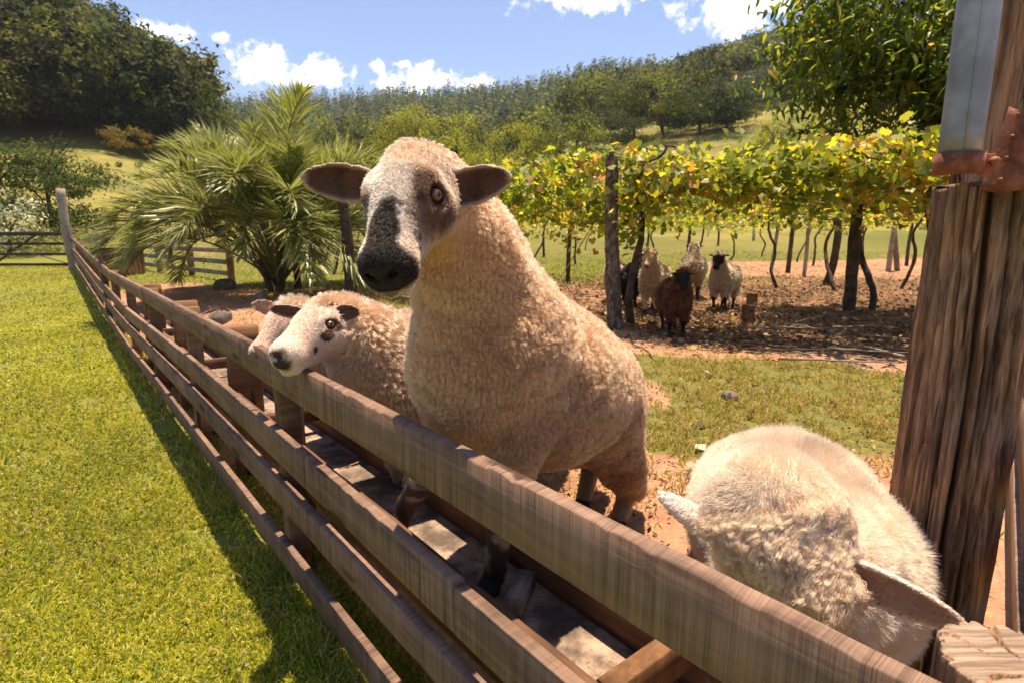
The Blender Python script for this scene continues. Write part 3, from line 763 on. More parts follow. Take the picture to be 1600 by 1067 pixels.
for k in range(4):
    f = 0.12 + 0.26 * k; rr = 0.078 - 0.030 * f; a = math.radians(205)
    c = np.array([sc_[0] + 0.015 + math.cos(a) * rr, sc_[1] + math.sin(a) * rr * 0.75, sc_[2] - 0.065 + 0.155 * f])
    dr = unit(np.array([math.cos(a), math.sin(a) * 1.2, 0])); tube('rivet', [c - dr * 0.002, c + dr * 0.003, c + dr * 0.005], [0.005, 0.0045, 0.002], M['rust'], sheet_, 10)
# corner post with a cut top at the lower right
CAPCR = [(2.4, 0.004, 0.012, 0.25), (0.3, 0.003, 0.010, 0.15), (4.6, 0.004, 0.012, 0.2), (5.5, 0.003, 0.008, 0.4), (1.4, 0.003, 0.008, 0.35), (3.4, 0.003, 0.01, 0.3)]
cpx = atz(1612, 1052, 1.02)
t = NT('end_grain'); v = t.coord('Object'); sw = t.noise(t.coord('Object', (6, 170, 6), (0, 0, 0.35)), 1, 4, 0.7); n1 = t.noise(v, 16, 5, 0.6)
c = t.mix(t.rng(sw, 0.35, 0.7), (0.15, 0.10, 0.07), (0.38, 0.28, 0.20)); c = t.mix(t.rng(n1, 0.5, 0.75, 0, 0.6), c, (0.10, 0.065, 0.045))
t.principled(c, 0.85, t.bump(sw, 0.6, 0.004)); M['endgrain'] = t.m
cp = thing('corner_post', 'round sawn-off fence corner post in the lower right corner', 'post', (cpx[0], cpx[1], 0))
me = log_mesh((cpx[0], cpx[1], -0.1), (cpx[0], cpx[1], 1.02), 0.080, 0.076, 120, 140, 9, [(0.8, 0, 1.1, 0.05, 0.012), (2.4, 0, 1.1, 0.05, 0.012), (4.6, 0.0, 1.1, 0.06, 0.014)], 0.004, True)
o = obj('trunk', me, M['log'], cp); me.materials.append(M['endgrain'])
nf = len(me.polygons); cz = np.empty(nf * 3, np.float32); me.polygons.foreach_get('normal', cz); ce = np.empty(nf * 3, np.float32); me.polygons.foreach_get('center', ce)
me.polygons.foreach_set('material_index', ((cz.reshape(-1, 3)[:, 2] > 0.6) & (ce.reshape(-1, 3)[:, 2] > 0.95 - 0)).astype(np.int32))
# side fence leaving the corner into the pen, right of the log
SD = unit(np.array([0.645, 0.765, 0.0])); SN = np.array([SD[1], -SD[0], 0])
s0 = cpx * np.array([1, 1, 0]) + SN * 0.075 + SD * 0.10
sf = thing('side_fence', 'short plank fence at the right edge leading away behind the log post', 'fence', tuple(s0))
for k, (top, h) in enumerate([(0.985, 0.14), (0.765, 0.13), (0.545, 0.13)]):
    plank('rail_board', s0 + [0, 0, top - h / 2], s0 + SD * 3.2 + [0, 0, top - h / 2 + 0.15], h, 0.035, M['rail'], sf, 480 + k, seg=0.04)
for k, d in enumerate((1.75, 3.1)):
    p = s0 + SD * d + SN * 0.062; plank('fence_post', p + [0, 0, gz(p[0], p[1]) - 0.1], p + [0, 0, 1.0 + 0.05 * d], 0.09, 0.08, M['post'], sf, 490 + k, up=tuple(SN))

# ------------------------------------------------------------------ gate and things along the far end of the fence
g0 = at(106, 412, 19.0); gl = gz(g0[0], g0[1]); gdir = np.array([-1.0, 0.02, 0])
gt = thing('farm_gate', 'dark five-bar wooden gate closing the lawn at far left', 'gate', (g0[0], g0[1], gl))
G0 = np.array([g0[0] + 0.1, g0[1], gl]); GW = 4.2
for k, z in enumerate((1.10, 0.78, 0.44, 0.10)):
    plank('gate_bar', G0 + [0, 0, z], G0 + gdir * GW + [0, 0, z], 0.09 if k else 0.13, 0.04, M['darkwood'], gt, 500 + k, seg=0.3)
for k, d in enumerate((0.05, GW - 0.05)):
    plank('gate_stile', G0 + gdir * d + [0, 0.045, 0.05], G0 + gdir * d + [0, 0.045, 1.18], 0.10, 0.05, M['darkwood'], gt, 510 + k, up=(1, 0, 0), seg=0.3)
plank('brace', G0 + gdir * 0.1 + [0, -0.04, 0.14], G0 + gdir * 3.2 + [0, -0.04, 1.06], 0.08, 0.03, M['greywood'], gt, 515, up=(0, -1, 0.2), seg=0.3)
plank('brace', G0 + gdir * 1.1 + [0, 0.05, 1.06], G0 + gdir * 2.6 + [0, 0.05, 0.12], 0.08, 0.03, M['darkwood'], gt, 516, up=(0, -1, 0.2), seg=0.3)
def pole(name, label, pb_, pt_, r0, r1, mat, group=None, cat='post', wob=0.15, seed=0, n=14, bend=0.0):
    pb_ = np.asarray(pb_, float); pt_ = np.asarray(pt_, float); r = np.random.default_rng(seed)
    th_ = thing(name, label, cat, tuple(pb_), group)
    f = np.linspace(-0.02, 1, n)[:, None]; side = unit(r.normal(size=3) * [1, 1, 0])
    path = pb_ + (pt_ - pb_) * f + side * bend * np.sin(f * PI) + (fbm(np.concatenate([f * 5, f * 0, f * 0 + seed], 1), 2, seed)[:, None] - 0.5) * side[::-1] * bend
    tube('shaft', path, r0 + (r1 - r0) * f[:, 0], mat, th_, 10, wob, seed)
    return th_
b = at(112, 384, 18.2); b[2] = gz(b[0], b[1])
pole('gate_post', 'tall leaning grey post where the gate meets the fence', b, at(94, 296, 18.2), 0.15, 0.12, M['greywood'], seed=61, bend=0.04)
# planked box beside the palm
bx0 = at(170, 421, 15.0); bz = gz(bx0[0], bx0[1])
bxr = thing('plank_crate', 'dark brown planked bin standing left of the palm', 'bin', (bx0[0], bx0[1], bz))
W, Dp, Hh = 0.90, 0.8, 0.78
for k in range(5):
    x = bx0[0] - W / 2 + (k + 0.5) * W / 5
    plank('side_plank', [x, bx0[1], bz - 0.05], [x, bx0[1], bz + Hh], W / 5 - 0.012, 0.03, M['redpost'], bxr, 520 + k, up=(1, 0, 0), seg=0.2)
    plank('side_plank', [x, bx0[1] + Dp, bz - 0.05], [x, bx0[1] + Dp, bz + Hh], W / 5 - 0.012, 0.03, M['redpost'], bxr, 530 + k, up=(1, 0, 0), seg=0.2)
    y = bx0[1] + 0.02 + (k + 0.5) * (Dp - 0.04) / 5
    for s, q in ((-1, 0), (1, 1)):
        plank('side_plank', [bx0[0] + s * W / 2, y, bz - 0.05], [bx0[0] + s * W / 2, y, bz + Hh], (Dp - .04) / 5 - 0.012, 0.03, M['redpost'], bxr, 540 + k + 10 * q, up=(0, 1, 0), seg=0.2)
plank('lid', [bx0[0] - W / 2 - 0.05, bx0[1] + Dp / 2, bz + Hh + 0.022], [bx0[0] + W / 2 + 0.05, bx0[1] + Dp / 2, bz + Hh + 0.022], Dp + 0.1, 0.035, M['post'], bxr, 560, up=(0, 1, 0), seg=0.2)
# pale fence behind the palm
ff = thing('back_fence', 'pale three-rail fence in the grass behind the palm', 'fence', tuple(at(350, 425, 15.0)))
fa, fb_ = at(357, 425, 13.2), at(210, 405, 18.0)
za, zb = gz(fa[0], fa[1]), gz(fb_[0], fb_[1])
for k, z in enumerate((0.72, 0.46, 0.20)):
    plank('rail_board', [fa[0], fa[1], za + z], [fb_[0], fb_[1], zb + z], 0.11, 0.03, M['greywood'], ff, 570 + k, seg=0.3)
for k, f in enumerate((0.0, 0.35, 0.7, 1.0)):
    p = np.array([fa[0], fa[1], za]) * (1 - f) + np.array([fb_[0], fb_[1], zb]) * f + [0.02, 0.08, 0]
    plank('fence_post', p - [0, 0, 0.1], p + [0, 0, 0.85], 0.13, 0.1, M['redpost'], ff, 580 + k, up=(1, 0, 0), seg=0.2)
# ------------------------------------------------------------------ leaves
def tpl_grape():
    a = np.radians([-90, -50, -28, 8, 30, 62, 90, 118, 150, 172, 208, 230]); rad = np.array([0.14, .46, .40, .50, .39, .46, .60, .46, .39, .50, .40, .46])
    pts = np.stack([np.sin(a) * rad + 0.34, np.cos(a) * rad], -1)
    v = np.concatenate([[[0.34, 0, 0.0]], np.c_[pts, 0.10 * np.abs(pts[:, 1]) - 0.10 * (pts[:, 0] - .3) ** 2]])
    n = len(pts); t = np.array([[0, 1 + k, 1 + (k + 1) % n] for k in range(n)])
    return v, t
def tpl_lance():
    v = np.array([[0, 0, 0], [.35, .13, .05], [.35, 0, -.01], [.35, -.13, .05], [.7, .10, .0], [.7, 0, -.05], [.7, -.10, .0], [1, 0, -.16]])
    t = np.array([[0, 2, 1], [0, 3, 2], [1, 2, 5], [1, 5, 4], [2, 3, 6], [2, 6, 5], [4, 5, 7], [5, 6, 7]])
    return v, t
def tpl_quad():
    v = np.array([[0, 0, 0], [.5, .42, .08], [1, 0, -.05], [.5, -.42, .08]]); return v, np.array([[0, 2, 1], [0, 3, 2]])
def tpl_tri():
    v = np.array([[0, .38, 0], [1, 0, 0], [0.1, -.38, 0.1]]); return v, np.array([[0, 1, 2]])
GRAPE, LANCE, QUAD, TRI = tpl_grape(), tpl_lance(), tpl_quad(), tpl_tri()
GRAPES = (np.array([[0, 0, 0], [.15, .42, .05], [.62, .40, .02], [1, 0, -.06], [.62, -.40, .02], [.15, -.42, .05]]), np.array([[0, 3, 2], [0, 2, 1], [0, 4, 3], [0, 5, 4]]))
def leaves_np(c, d, nrm, size, tpl, wscale=1.0):
    """c (N,3) bases, d (N,3) tip directions, nrm normals -> V, tris"""
    tv, tt = tpl; d = unit(d); w = unit(np.cross(nrm, d)); n = np.cross(d, w)
    s = np.broadcast_to(np.asarray(size, float), (len(c),))[:, None, None]
    V = c[:, None] + s * (tv[None, :, :1] * d[:, None] + wscale * tv[None, :, 1:2] * w[:, None] + tv[None, :, 2:] * n[:, None])
    k = len(tv); T = tt[None] + (np.arange(len(c)) * k)[:, None, None]
    return V.reshape(-1, 3), T.reshape(-1, 3), len(tt)
def leaf_mesh(name, c, d, nrm, size, tpl, cols, ws=1.0):
    V, T, k = leaves_np(c, d, nrm, size, tpl, ws); me = mesh_np(name, V, T); face_color(me, np.repeat(cols, k, 0)); return me
def crown_np(r, rx, rz, nclump, nleaf, lsize, pal, flat=0.0, shape='round', cs=0.26):
    """leaf positions for a crown centred on the origin: clumps spread through the outer volume"""
    cc = unit(r.normal(size=(nclump, 3))) * (r.uniform(0.15, 1.0, (nclump, 1)) ** 0.42)
    if shape == 'cone': cc[:, 2] = cc[:, 2] * 0.5 - 0.1; cc[:, :2] *= (1 - 0.6 * (cc[:, 2:3] + 0.5))
    cc[:, 2] = np.where(cc[:, 2] < -0.55, -0.55 + 0.2 * r.random(nclump), cc[:, 2])
    cc += (fbm(cc * 2.3 + r.uniform(0, 50), 2, 3)[:, None] - 0.5) * 0.5 * unit(cc)
    k = r.integers(0, nclump, nleaf); off = r.normal(size=(nleaf, 3)) * cs * r.uniform(0.6, 1.25, (nclump, 1))[k]; off[:, 2] *= 0.7
    p = cc[k] + off
    outw = unit(p + 0.4 * unit(off))
    tone = r.uniform(0.5, 1.45, nclump)[k][:, None]
    col = pick(pal, [1] * len(pal), nleaf, r, 0.22) * tone
    p = p * np.array([rx, rx, rz])
    nrm = unit(outw + r.normal(size=(nleaf, 3)) * 0.55 + [0, 0, 0.35])
    d = unit(np.cross(nrm, r.normal(size=(nleaf, 3)))); d[:, 2] -= 0.25
    return p, d, nrm, lsize * r.uniform(0.6, 1.35, nleaf), col
def trunk_np(r, base, top, r0, nb=5, spread=0.5, crown_r=2.0):
    acc = Acc(); base = np.asarray(base, float); top = np.asarray(top, float); n = 9; f = np.linspace(0, 1, n)[:, None]
    side = r.normal(size=3) * [1, 1, 0] * 0.05 * np.linalg.norm(top - base)
    path = base + (top - base) * f + side * np.sin(f * PI)
    V, q, t_ = tube_np(path, r0 * (1.25 - 0.75 * f[:, 0] + 0.4 * np.exp(-f[:, 0] * 14)), 8, True, 0.15, int(r.integers(99))); acc.add(V, q, t_)
    for b in range(nb):
        s = path[int(n * r.uniform(0.45, 0.95)) - 1]; a = r.uniform(0, 2 * PI)
        e = s + np.array([math.cos(a) * spread * crown_r, math.sin(a) * spread * crown_r, crown_r * r.uniform(0.3, 0.9)])
        g = np.linspace(0, 1, 6)[:, None]; pth = s + (e - s) * g + np.array([0, 0, 0.15 * crown_r]) * np.sin(g * PI)
        V, q, t_ = tube_np(pth, r0 * (0.5 - 0.4 * g[:, 0]), 6); acc.add(V, q, t_)
    return acc
PAL_DARK = [(0.035, 0.055, 0.014), (0.05, 0.075, 0.018), (0.07, 0.09, 0.02), (0.03, 0.045, 0.014)]
PAL_MID = [(0.085, 0.11, 0.02), (0.12, 0.14, 0.025), (0.16, 0.165, 0.03), (0.065, 0.085, 0.018)]
PAL_LIGHT = [(0.17, 0.20, 0.025), (0.22, 0.24, 0.03), (0.12, 0.15, 0.022), (0.27, 0.25, 0.04)]
PAL_PINE = [(0.06, 0.085, 0.04), (0.08, 0.105, 0.045), (0.10, 0.12, 0.05)]
def tree(name, label, px, d, ytop, rx, pal, seed, nleaf=3600, lsize=0.3, clear=0.28, group=None, ybase=None, nclump=44, cs=0.14, bark='bark', shape='round', r0=None):
    """tree whose base stands on the terrain in the direction of pixel column px at distance d, its top at pixel row ytop"""
    r = np.random.default_rng(seed); a = az_of(px); x, y = d * math.sin(a), d * math.cos(a); z0 = gz(x, y)
    rt = ray(px, ytop); ztop = CAM_H + d * rt[2] / math.hypot(rt[0], rt[1]); H = max(ztop - z0, 1.0)
    th = thing(name, label, 'tree' if 'bush' not in name and 'shrub' not in name else 'bush', (x, y, z0), group)
    rz = H * (1 - clear) / 2 / 1.12; cz = z0 + H * clear + rz * 0.9
    acc = trunk_np(r, (x, y, z0 - 0.3), (x, y, cz + rz * 0.2), r0 or max(0.05, H * 0.022), 6, 0.55, rx)
    obj('trunk', acc.mesh('trunk', True, False), M[bark], th)
    p, dd, n, s, c = crown_np(r, rx, rz, nclump, nleaf, lsize, pal, shape=shape, cs=cs)
    obj('crown', leaf_mesh('crown', p + [x, y, cz], dd, n, s, TRI, c), M['leaf_far'], th)
    return th
tag(obj('lawn_weeds', leaf_mesh('lawn_weeds', WEED['c'], unit(np.cross(WEED['n'], np.random.default_rng(2).normal(size=WEED['n'].shape))), WEED['n'], WEED['s'], QUAD, WEED['col']), M['leaf']), 'clover and small weeds dotted through the lawn', 'weeds', kind='stuff')
# ---- trees one can tell apart behind the pen
T = [
 ('broadleaf_tree', 'yellow-green tree just right of the palm below the wooded ridge', 648, 60, 146, 4.2, PAL_LIGHT, 1, .18),
 ('broadleaf_tree', 'rounded green tree standing directly above the tall sheep head', 716, 57, 158, 3.8, PAL_LIGHT, 2, .15),
 ('broadleaf_tree', 'yellowish low tree right of the tall sheep ear', 768, 50, 178, 3.0, PAL_LIGHT, 3, .12),
 ('broadleaf_tree', 'leafy mid-green tree with open crown left of the vine corner post', 815, 55, 172, 3.6, PAL_LIGHT, 4, .15),
 ('broadleaf_tree', 'tall bushy tree just above the vine corner post', 893, 52, 150, 3.9, PAL_MID, 5, .12),
 ('broadleaf_tree', 'small dense green tree filling the gap above the pergola left end', 845, 60, 195, 3.2, PAL_DARK, 6, .1),
 ('broadleaf_tree', 'dark tall tree at the left end of the hillside grove', 985, 98, 112, 7.0, PAL_DARK, 7, .12),
 ('broadleaf_tree', 'big olive-green tree with lit top in the hillside grove', 1030, 92, 98, 7.6, PAL_MID, 8, .12),
 ('broadleaf_tree', 'dark rounded tree right of the lit one in the hillside grove', 1085, 90, 118, 7.0, PAL_DARK, 9, .1),
 ('broadleaf_tree', 'deep green tree at the right end of the hillside grove', 1125, 94, 128, 5.6, PAL_DARK, 10, .1),
 ('broadleaf_tree', 'low dark tree below the hillside grove on the left', 950, 84, 165, 5.4, PAL_DARK, 11, .05),
 ('bush', 'rounded olive bush alone on the sunny meadow slope', 1012, 66, 198, 2.4, PAL_MID, 12, .02),
 ('bush', 'small dark bush on the meadow right of the round olive bush', 1050, 62, 222, 1.3, PAL_DARK, 13, .02),
 ('bush', 'light green shrub at the right of the meadow below the pines', 1195, 72, 165, 2.2, PAL_LIGHT, 14, .05),
 ('bush', 'bushy green shrub left of the gate on the lawn edge', 5, 33, 190, 4.0, PAL_DARK, 15, .02),
 ('bush', 'small leaning tree right of the big left shrub', 84, 36, 200, 2.7, PAL_DARK, 16, .22),
 ('broadleaf_tree', 'pale lit tree standing out on the dark left hillside', 75, 92, 118, 3.4, PAL_LIGHT, 17, .15),
 ('broadleaf_tree', 'bright yellow-green tree on the hillside at the left edge', 0, 98, 62, 4.2, PAL_LIGHT, 18, .15),
 ('broadleaf_tree', 'orange-tinged small tree at the foot of the left hill', 215, 76, 186, 2.4, [(0.24, 0.16, 0.03), (0.18, 0.15, 0.03), (0.12, 0.12, 0.025)], 19, .1),
 ('broadleaf_tree', 'lit olive tree where the left hill meets the valley', 318, 88, 128, 4.4, PAL_MID, 20, .1),
]
for nm_, lb, px, d, yt, rx, pal, sd, cl in T:
    tree(nm_, lb, px, d, yt, rx, pal, sd, 11000 if rx > 3 else 5000, 0.0115 * math.sqrt(d) * math.sqrt(rx), cl, 'trees in the valley' if nm_ != 'bush' else 'bushes on the slopes')
# white-flowered shrub at the left edge
th = tree('flowering_shrub', 'shrub with whitish leaves at the left edge above the gate', 6, 30, 262, 1.7, [(0.55, 0.55, 0.42), (0.30, 0.33, 0.2), (0.10, 0.13, 0.04), (0.5, 0.5, 0.4)], 27, 2200, 0.14, 0.02)
# ---- pines with bare trunks on the slope and on the ridge
def pine(px, d, ytop, rx, seed, label, group, clear=0.5, pal=PAL_PINE, lsize=0.45, n=1300):
    return tree('pine_tree', label, px, d, ytop, rx, pal, seed, n, lsize, clear, group, nclump=26, cs=0.24, bark='palebark', r0=0.22)
M['palebark'] = mat_plain('pale_bark', (0.26, 0.19, 0.14), 0.9, 6, 0.4)
lbs = ['pale-trunked pine at the left of the slope pine row', 'second pine from the left with clear straight trunk', 'pine with round grey-green crown, third in the slope row', 'fourth slope pine, set slightly back', 'fifth slope pine, close to the leafy fruit tree', 'sixth slope pine, touching the fruit tree leaves', 'rightmost slope pine half behind the fruit tree']
for k, (px, yt, d) in enumerate([(1148, 120, 116), (1165, 108, 118), (1184, 112, 112), (1206, 118, 122), (1224, 110, 116), (1243, 118, 113), (1262, 108, 120)]):
    pine(px, d, yt, 3.3, 60 + k, lbs[k], 'pines on the slope', clear=0.55)
lbs = ['leftmost pine on the ridge top', 'tall umbrella pine on the ridge top', 'wide pine beside the umbrella pine on the ridge', 'ridge pine with two-tier crown', 'rightmost dark pine of the ridge clump', 'lone pine on the ridge left of the clump', 'lower ridge pine left of the lone pine']
for k, (px, yt, d) in enumerate([(1152, 58, 256), (1163, 52, 256), (1187, 47, 256), (1204, 52, 258), (1222, 60, 256), (1118, 68, 262), (1095, 70, 264)]):
    pine(px, d, yt, 4.5 if k in (2, 3) else 3.4, 70 + k, lbs[k], 'pines on the ridge', clear=0.5, pal=PAL_DARK, lsize=0.9, n=500)

# ---- far woods that read as one mass
def wood(name, label, spots, hs, protos, pals):
    acc_v, acc_t, acc_c, off = [], [], [], 0
    r = np.random.default_rng(len(spots)); sa_ = np.array(spots); zg = ground_z(sa_[:, 0], sa_[:, 1])
    for k, (x, y) in enumerate(spots):
        pv, pt, pc, kk = protos[r.integers(len(protos))]; h = hs[k]; a = r.uniform(0, 2 * PI); ca, sa = math.cos(a), math.sin(a)
        V = pv * h; V = np.stack([V[:, 0] * ca - V[:, 1] * sa, V[:, 0] * sa + V[:, 1] * ca, V[:, 2]], -1) + [x, y, 0]
        acc_v.append((V, zg[k])); acc_t.append(pt + off); off += len(pv)
        acc_c.append(np.clip(pc * np.array(pals[r.integers(len(pals))]) * r.uniform(0.7, 1.3), 0, 1))
    V = np.concatenate([v + [0, 0, z] for v, z in acc_v])
    me = mesh_np(name, V, np.concatenate(acc_t)); face_color(me, np.concatenate(acc_c))
    return tag(obj(name, me, M['leaf_far']), label, 'forest', kind='stuff')
def proto_round(seed, n, ls):
    r = np.random.default_rng(seed); p, d, nr, s, c = crown_np(r, 0.36, 0.42, 34, n, ls, [(1, 1, 1)], cs=0.17)
    V, T_, k = leaves_np(p + [0, 0, 0.55], d, nr, s, TRI); return V, T_, np.repeat(c, k, 0), k
def proto_cone(seed, n):
    r = np.random.default_rng(seed); h = r.uniform(0.02, 1, n) ** 0.8; a = r.uniform(0, 2 * PI, n); rad = 0.17 * (1 - h) ** 0.75 * (0.55 + 0.45 * ((h * 9) % 1)) + 0.01
    p = np.stack([np.cos(a) * rad * 0.3, np.sin(a) * rad * 0.3, h], -1); d = np.stack([np.cos(a), np.sin(a), -0.35 + 0 * a], -1); nr = np.stack([np.cos(a) * .6, np.sin(a) * .6, 1 + 0 * a], -1)
    V, T_, k = leaves_np(p, d, unit(nr + r.normal(size=nr.shape) * 0.2), rad * r.uniform(0.8, 1.4, n) + 0.03, QUAD); c = r.uniform(0.7, 1.3, (n, 1)) * np.ones((1, 3)); return V, T_, np.repeat(c, k, 0), k
def scatter(n, px0, px1, d0, d1, seed, test=None):
    r = np.random.default_rng(seed); out = []
    while len(out) < n:
        a = r.uniform(az_of(px0), az_of(px1)); d = d0 * (d1 / d0) ** r.random(); x, y = d * math.sin(a), d * math.cos(a)
        if test is None or test(a, d): out.append((x, y))
    return out
PR_ = [proto_round(200 + k, 1700, 0.047) for k in range(5)]
PS_ = [proto_round(230 + k, 560, 0.075) for k in range(5)]
PT_ = [proto_round(250 + k, 110, 0.16) for k in range(4)]
PC_ = [proto_cone(210 + k, 46) for k in range(4)]
rr_ = np.random.default_rng(77)
sp = scatter(250, -260, 326, 78, 190, 1)
wood('left_forest', 'dense dark broadleaf wood covering the hill at left', sp, rr_.uniform(8, 15, len(sp)), PR_, [(0.036, 0.052, 0.013), (0.052, 0.07, 0.015), (0.026, 0.037, 0.012), (0.10, 0.105, 0.02)])
sp = scatter(3000, 250, 1010, 205, 520, 2)
wood('far_pine_forest', 'bluish plantation forest on the far hillside below the clouds', sp, rr_.uniform(10, 17, len(sp)), PC_, [(0.05, 0.075, 0.032), (0.07, 0.098, 0.038), (0.036, 0.056, 0.028), (0.10, 0.115, 0.038)])
sp = scatter(520, 880, 1750, 122, 330, 3)
wood('ridge_wood', 'mixed wood climbing the ridge at right', sp, rr_.uniform(6, 12, len(sp)), PS_, [(0.055, 0.075, 0.02), (0.08, 0.098, 0.025), (0.038, 0.055, 0.018), (0.11, 0.12, 0.03)])
sp = scatter(90, 470, 930, 95, 200, 4)
wood('valley_trees', 'scattered valley trees behind the near tree line', sp, rr_.uniform(6, 11, len(sp)), PS_, [(0.07, 0.095, 0.02), (0.11, 0.125, 0.025), (0.05, 0.07, 0.018)])
sp = scatter(70, 780, 1700, 44, 52, 6)
wood('hedge', 'dark hedge line at the far side of the field behind the vines', sp, rr_.uniform(1.6, 2.8, len(sp)), PS_, [(0.035, 0.05, 0.014), (0.05, 0.065, 0.018)])

sp = scatter(260, -200, 1500, 34, 86, 8, lambda a, d: d > 48 or a < az_of(420))
wood('meadow_scrub', 'low yellowish scrub and tall grass on the meadow slopes', sp, rr_.uniform(0.25, 1.1, len(sp)), PT_, [(0.14, 0.15, 0.03), (0.22, 0.19, 0.05), (0.08, 0.10, 0.022), (0.26, 0.21, 0.07)])
# ------------------------------------------------------------------ palm
pbz = atz(432, 456, 0.40); PBX, PBY = pbz[0], pbz[1]; PBZ = gz(PBX, PBY)
palm = thing('feather_palm', 'bushy arching feather palm with pale shining fronds left of the sheep', 'palm', (PBX, PBY, PBZ))
r = np.random.default_rng(12)
acc = Acc()
for k in range(5):
    a = r.uniform(0, 2 * PI); f = np.linspace(0, 1, 7)[:, None]
    pth = np.array([PBX, PBY, PBZ - .1]) + np.array([math.cos(a) * .12, math.sin(a) * .12, 0]) * (0.4 + f) + np.array([math.cos(a) * .16, math.sin(a) * .16, r.uniform(0.7, 1.1)]) * f
    V, q, t_ = tube_np(pth, 0.075 - 0.03 * f[:, 0], 9, True, 0.3, k); acc.add(V, q, t_)
obj('trunk', acc.mesh('trunk', True, False), M['bark'], palm)
M['petiole'] = mat_plain('petiole', (0.15, 0.14, 0.05), 0.6, 10, 0.4)
def frond(k, az_, elev, length, droop, r):
    """curved rachis with two rows of long drooping leaflets"""
    n = 26; s = np.linspace(0, 1, n); d0 = np.array([math.cos(az_) * math.cos(elev), math.sin(az_) * math.cos(elev), math.sin(elev)])
    p = np.array([PBX + math.cos(az_) * 0.12, PBY + math.sin(az_) * 0.12, PBZ + r.uniform(0.1, 0.7)]); path = [p]; d = d0.copy()
    for j in range(n - 1):
        d = unit(d + np.array([0, 0, -droop / n * (0.25 + 2.2 * s[j] ** 1.6)])); p = p + d * length / (n - 1); path.append(p)
    path = np.array(path); T_ = unit(np.gradient(path, axis=0)); side = unit(np.cross(T_, [0, 0, 1.0])); up = np.cross(side, T_)
    V, q, t_ = tube_np(path, 0.020 * (1 - s) ** 0.7 + 0.003, 6); fr = obj('frond', mesh_np('frond', V, [q, t_], True), M['petiole'], palm); acc = Acc()
    m = 84; sl = np.linspace(0.40, 0.995, m)
    for sg in (-1, 1):
        pos = np.stack([np.interp(sl, s, path[:, i]) for i in range(3)], -1); tt = unit(np.stack([np.interp(sl, s, T_[:, i]) for i in range(3)], -1))
        sd_ = unit(np.stack([np.interp(sl, s, side[:, i]) for i in range(3)], -1)); uu = np.cross(sd_, tt)
        L = length * 0.29 * np.sin(PI * np.clip((sl - 0.32) / 0.76, 0, 1) ** 0.8).clip(0.25) * r.uniform(0.8, 1.15, m)
        ang = 0.95 - 0.45 * sl + r.normal(size=m) * 0.2
        d1 = unit(tt * np.cos(ang)[:, None] + sg * sd_ * np.sin(ang)[:, None] + uu * (0.42 + 0.22 * r.normal(size=m))[:, None])
        w = 0.015
        c1 = pos + d1 * (L * 0.5)[:, None]; d2 = unit(d1 + [0, 0, -0.22]); c2 = c1 + d2 * (L * 0.5)[:, None] - np.array([0, 0, 0.02]) * 1.0
        wd = unit(np.cross(d1, uu + 0.3 * r.normal(size=(m, 3)))) * w
        V = np.stack([pos - wd * 0.5, pos + wd * 0.5, c1 - wd, c1 + wd, c2], 1).reshape(-1, 3); o = np.arange(m)[:, None] * 5
        qd = o + np.array([0, 1, 3, 2]); tr = o + np.array([2, 3, 4])
        tone = r.uniform(0.75, 1.25)
        col = pick([(0.17, 0.205, 0.042), (0.23, 0.26, 0.068), (0.34, 0.34, 0.15)], [3, 3, 1.5], m, r, 0.15) * tone
        acc.v.append(V); acc.q.append(qd + acc.n); acc.qc.append(col); acc.t.append(tr + acc.n); acc.tc.append(col); acc.n += len(V)
    lo_ = obj('leaflets', acc.mesh('leaflets'), M['palmleaf'], fr); lo_['kind'] = 'stuff'; return fr
M['palmleaf'] = mat_leaf('palm_leaflet', 0.25, 0.8, rough=0.36)
nf_ = 66
for k in range(nf_):
    f = k / nf_; azk = k * 2.39996 + r.uniform(-.2, .2)
    elev = math.radians(77 - 34 * f ** 0.9 + r.uniform(-7, 7)); frond(k, azk, elev, r.uniform(2.7, 3.4) * (1 - 0.08 * f) * (0.86 + 0.14 * min(1, f * 4)), 1.3 + 1.5 * f + r.uniform(-.15, .25), r)

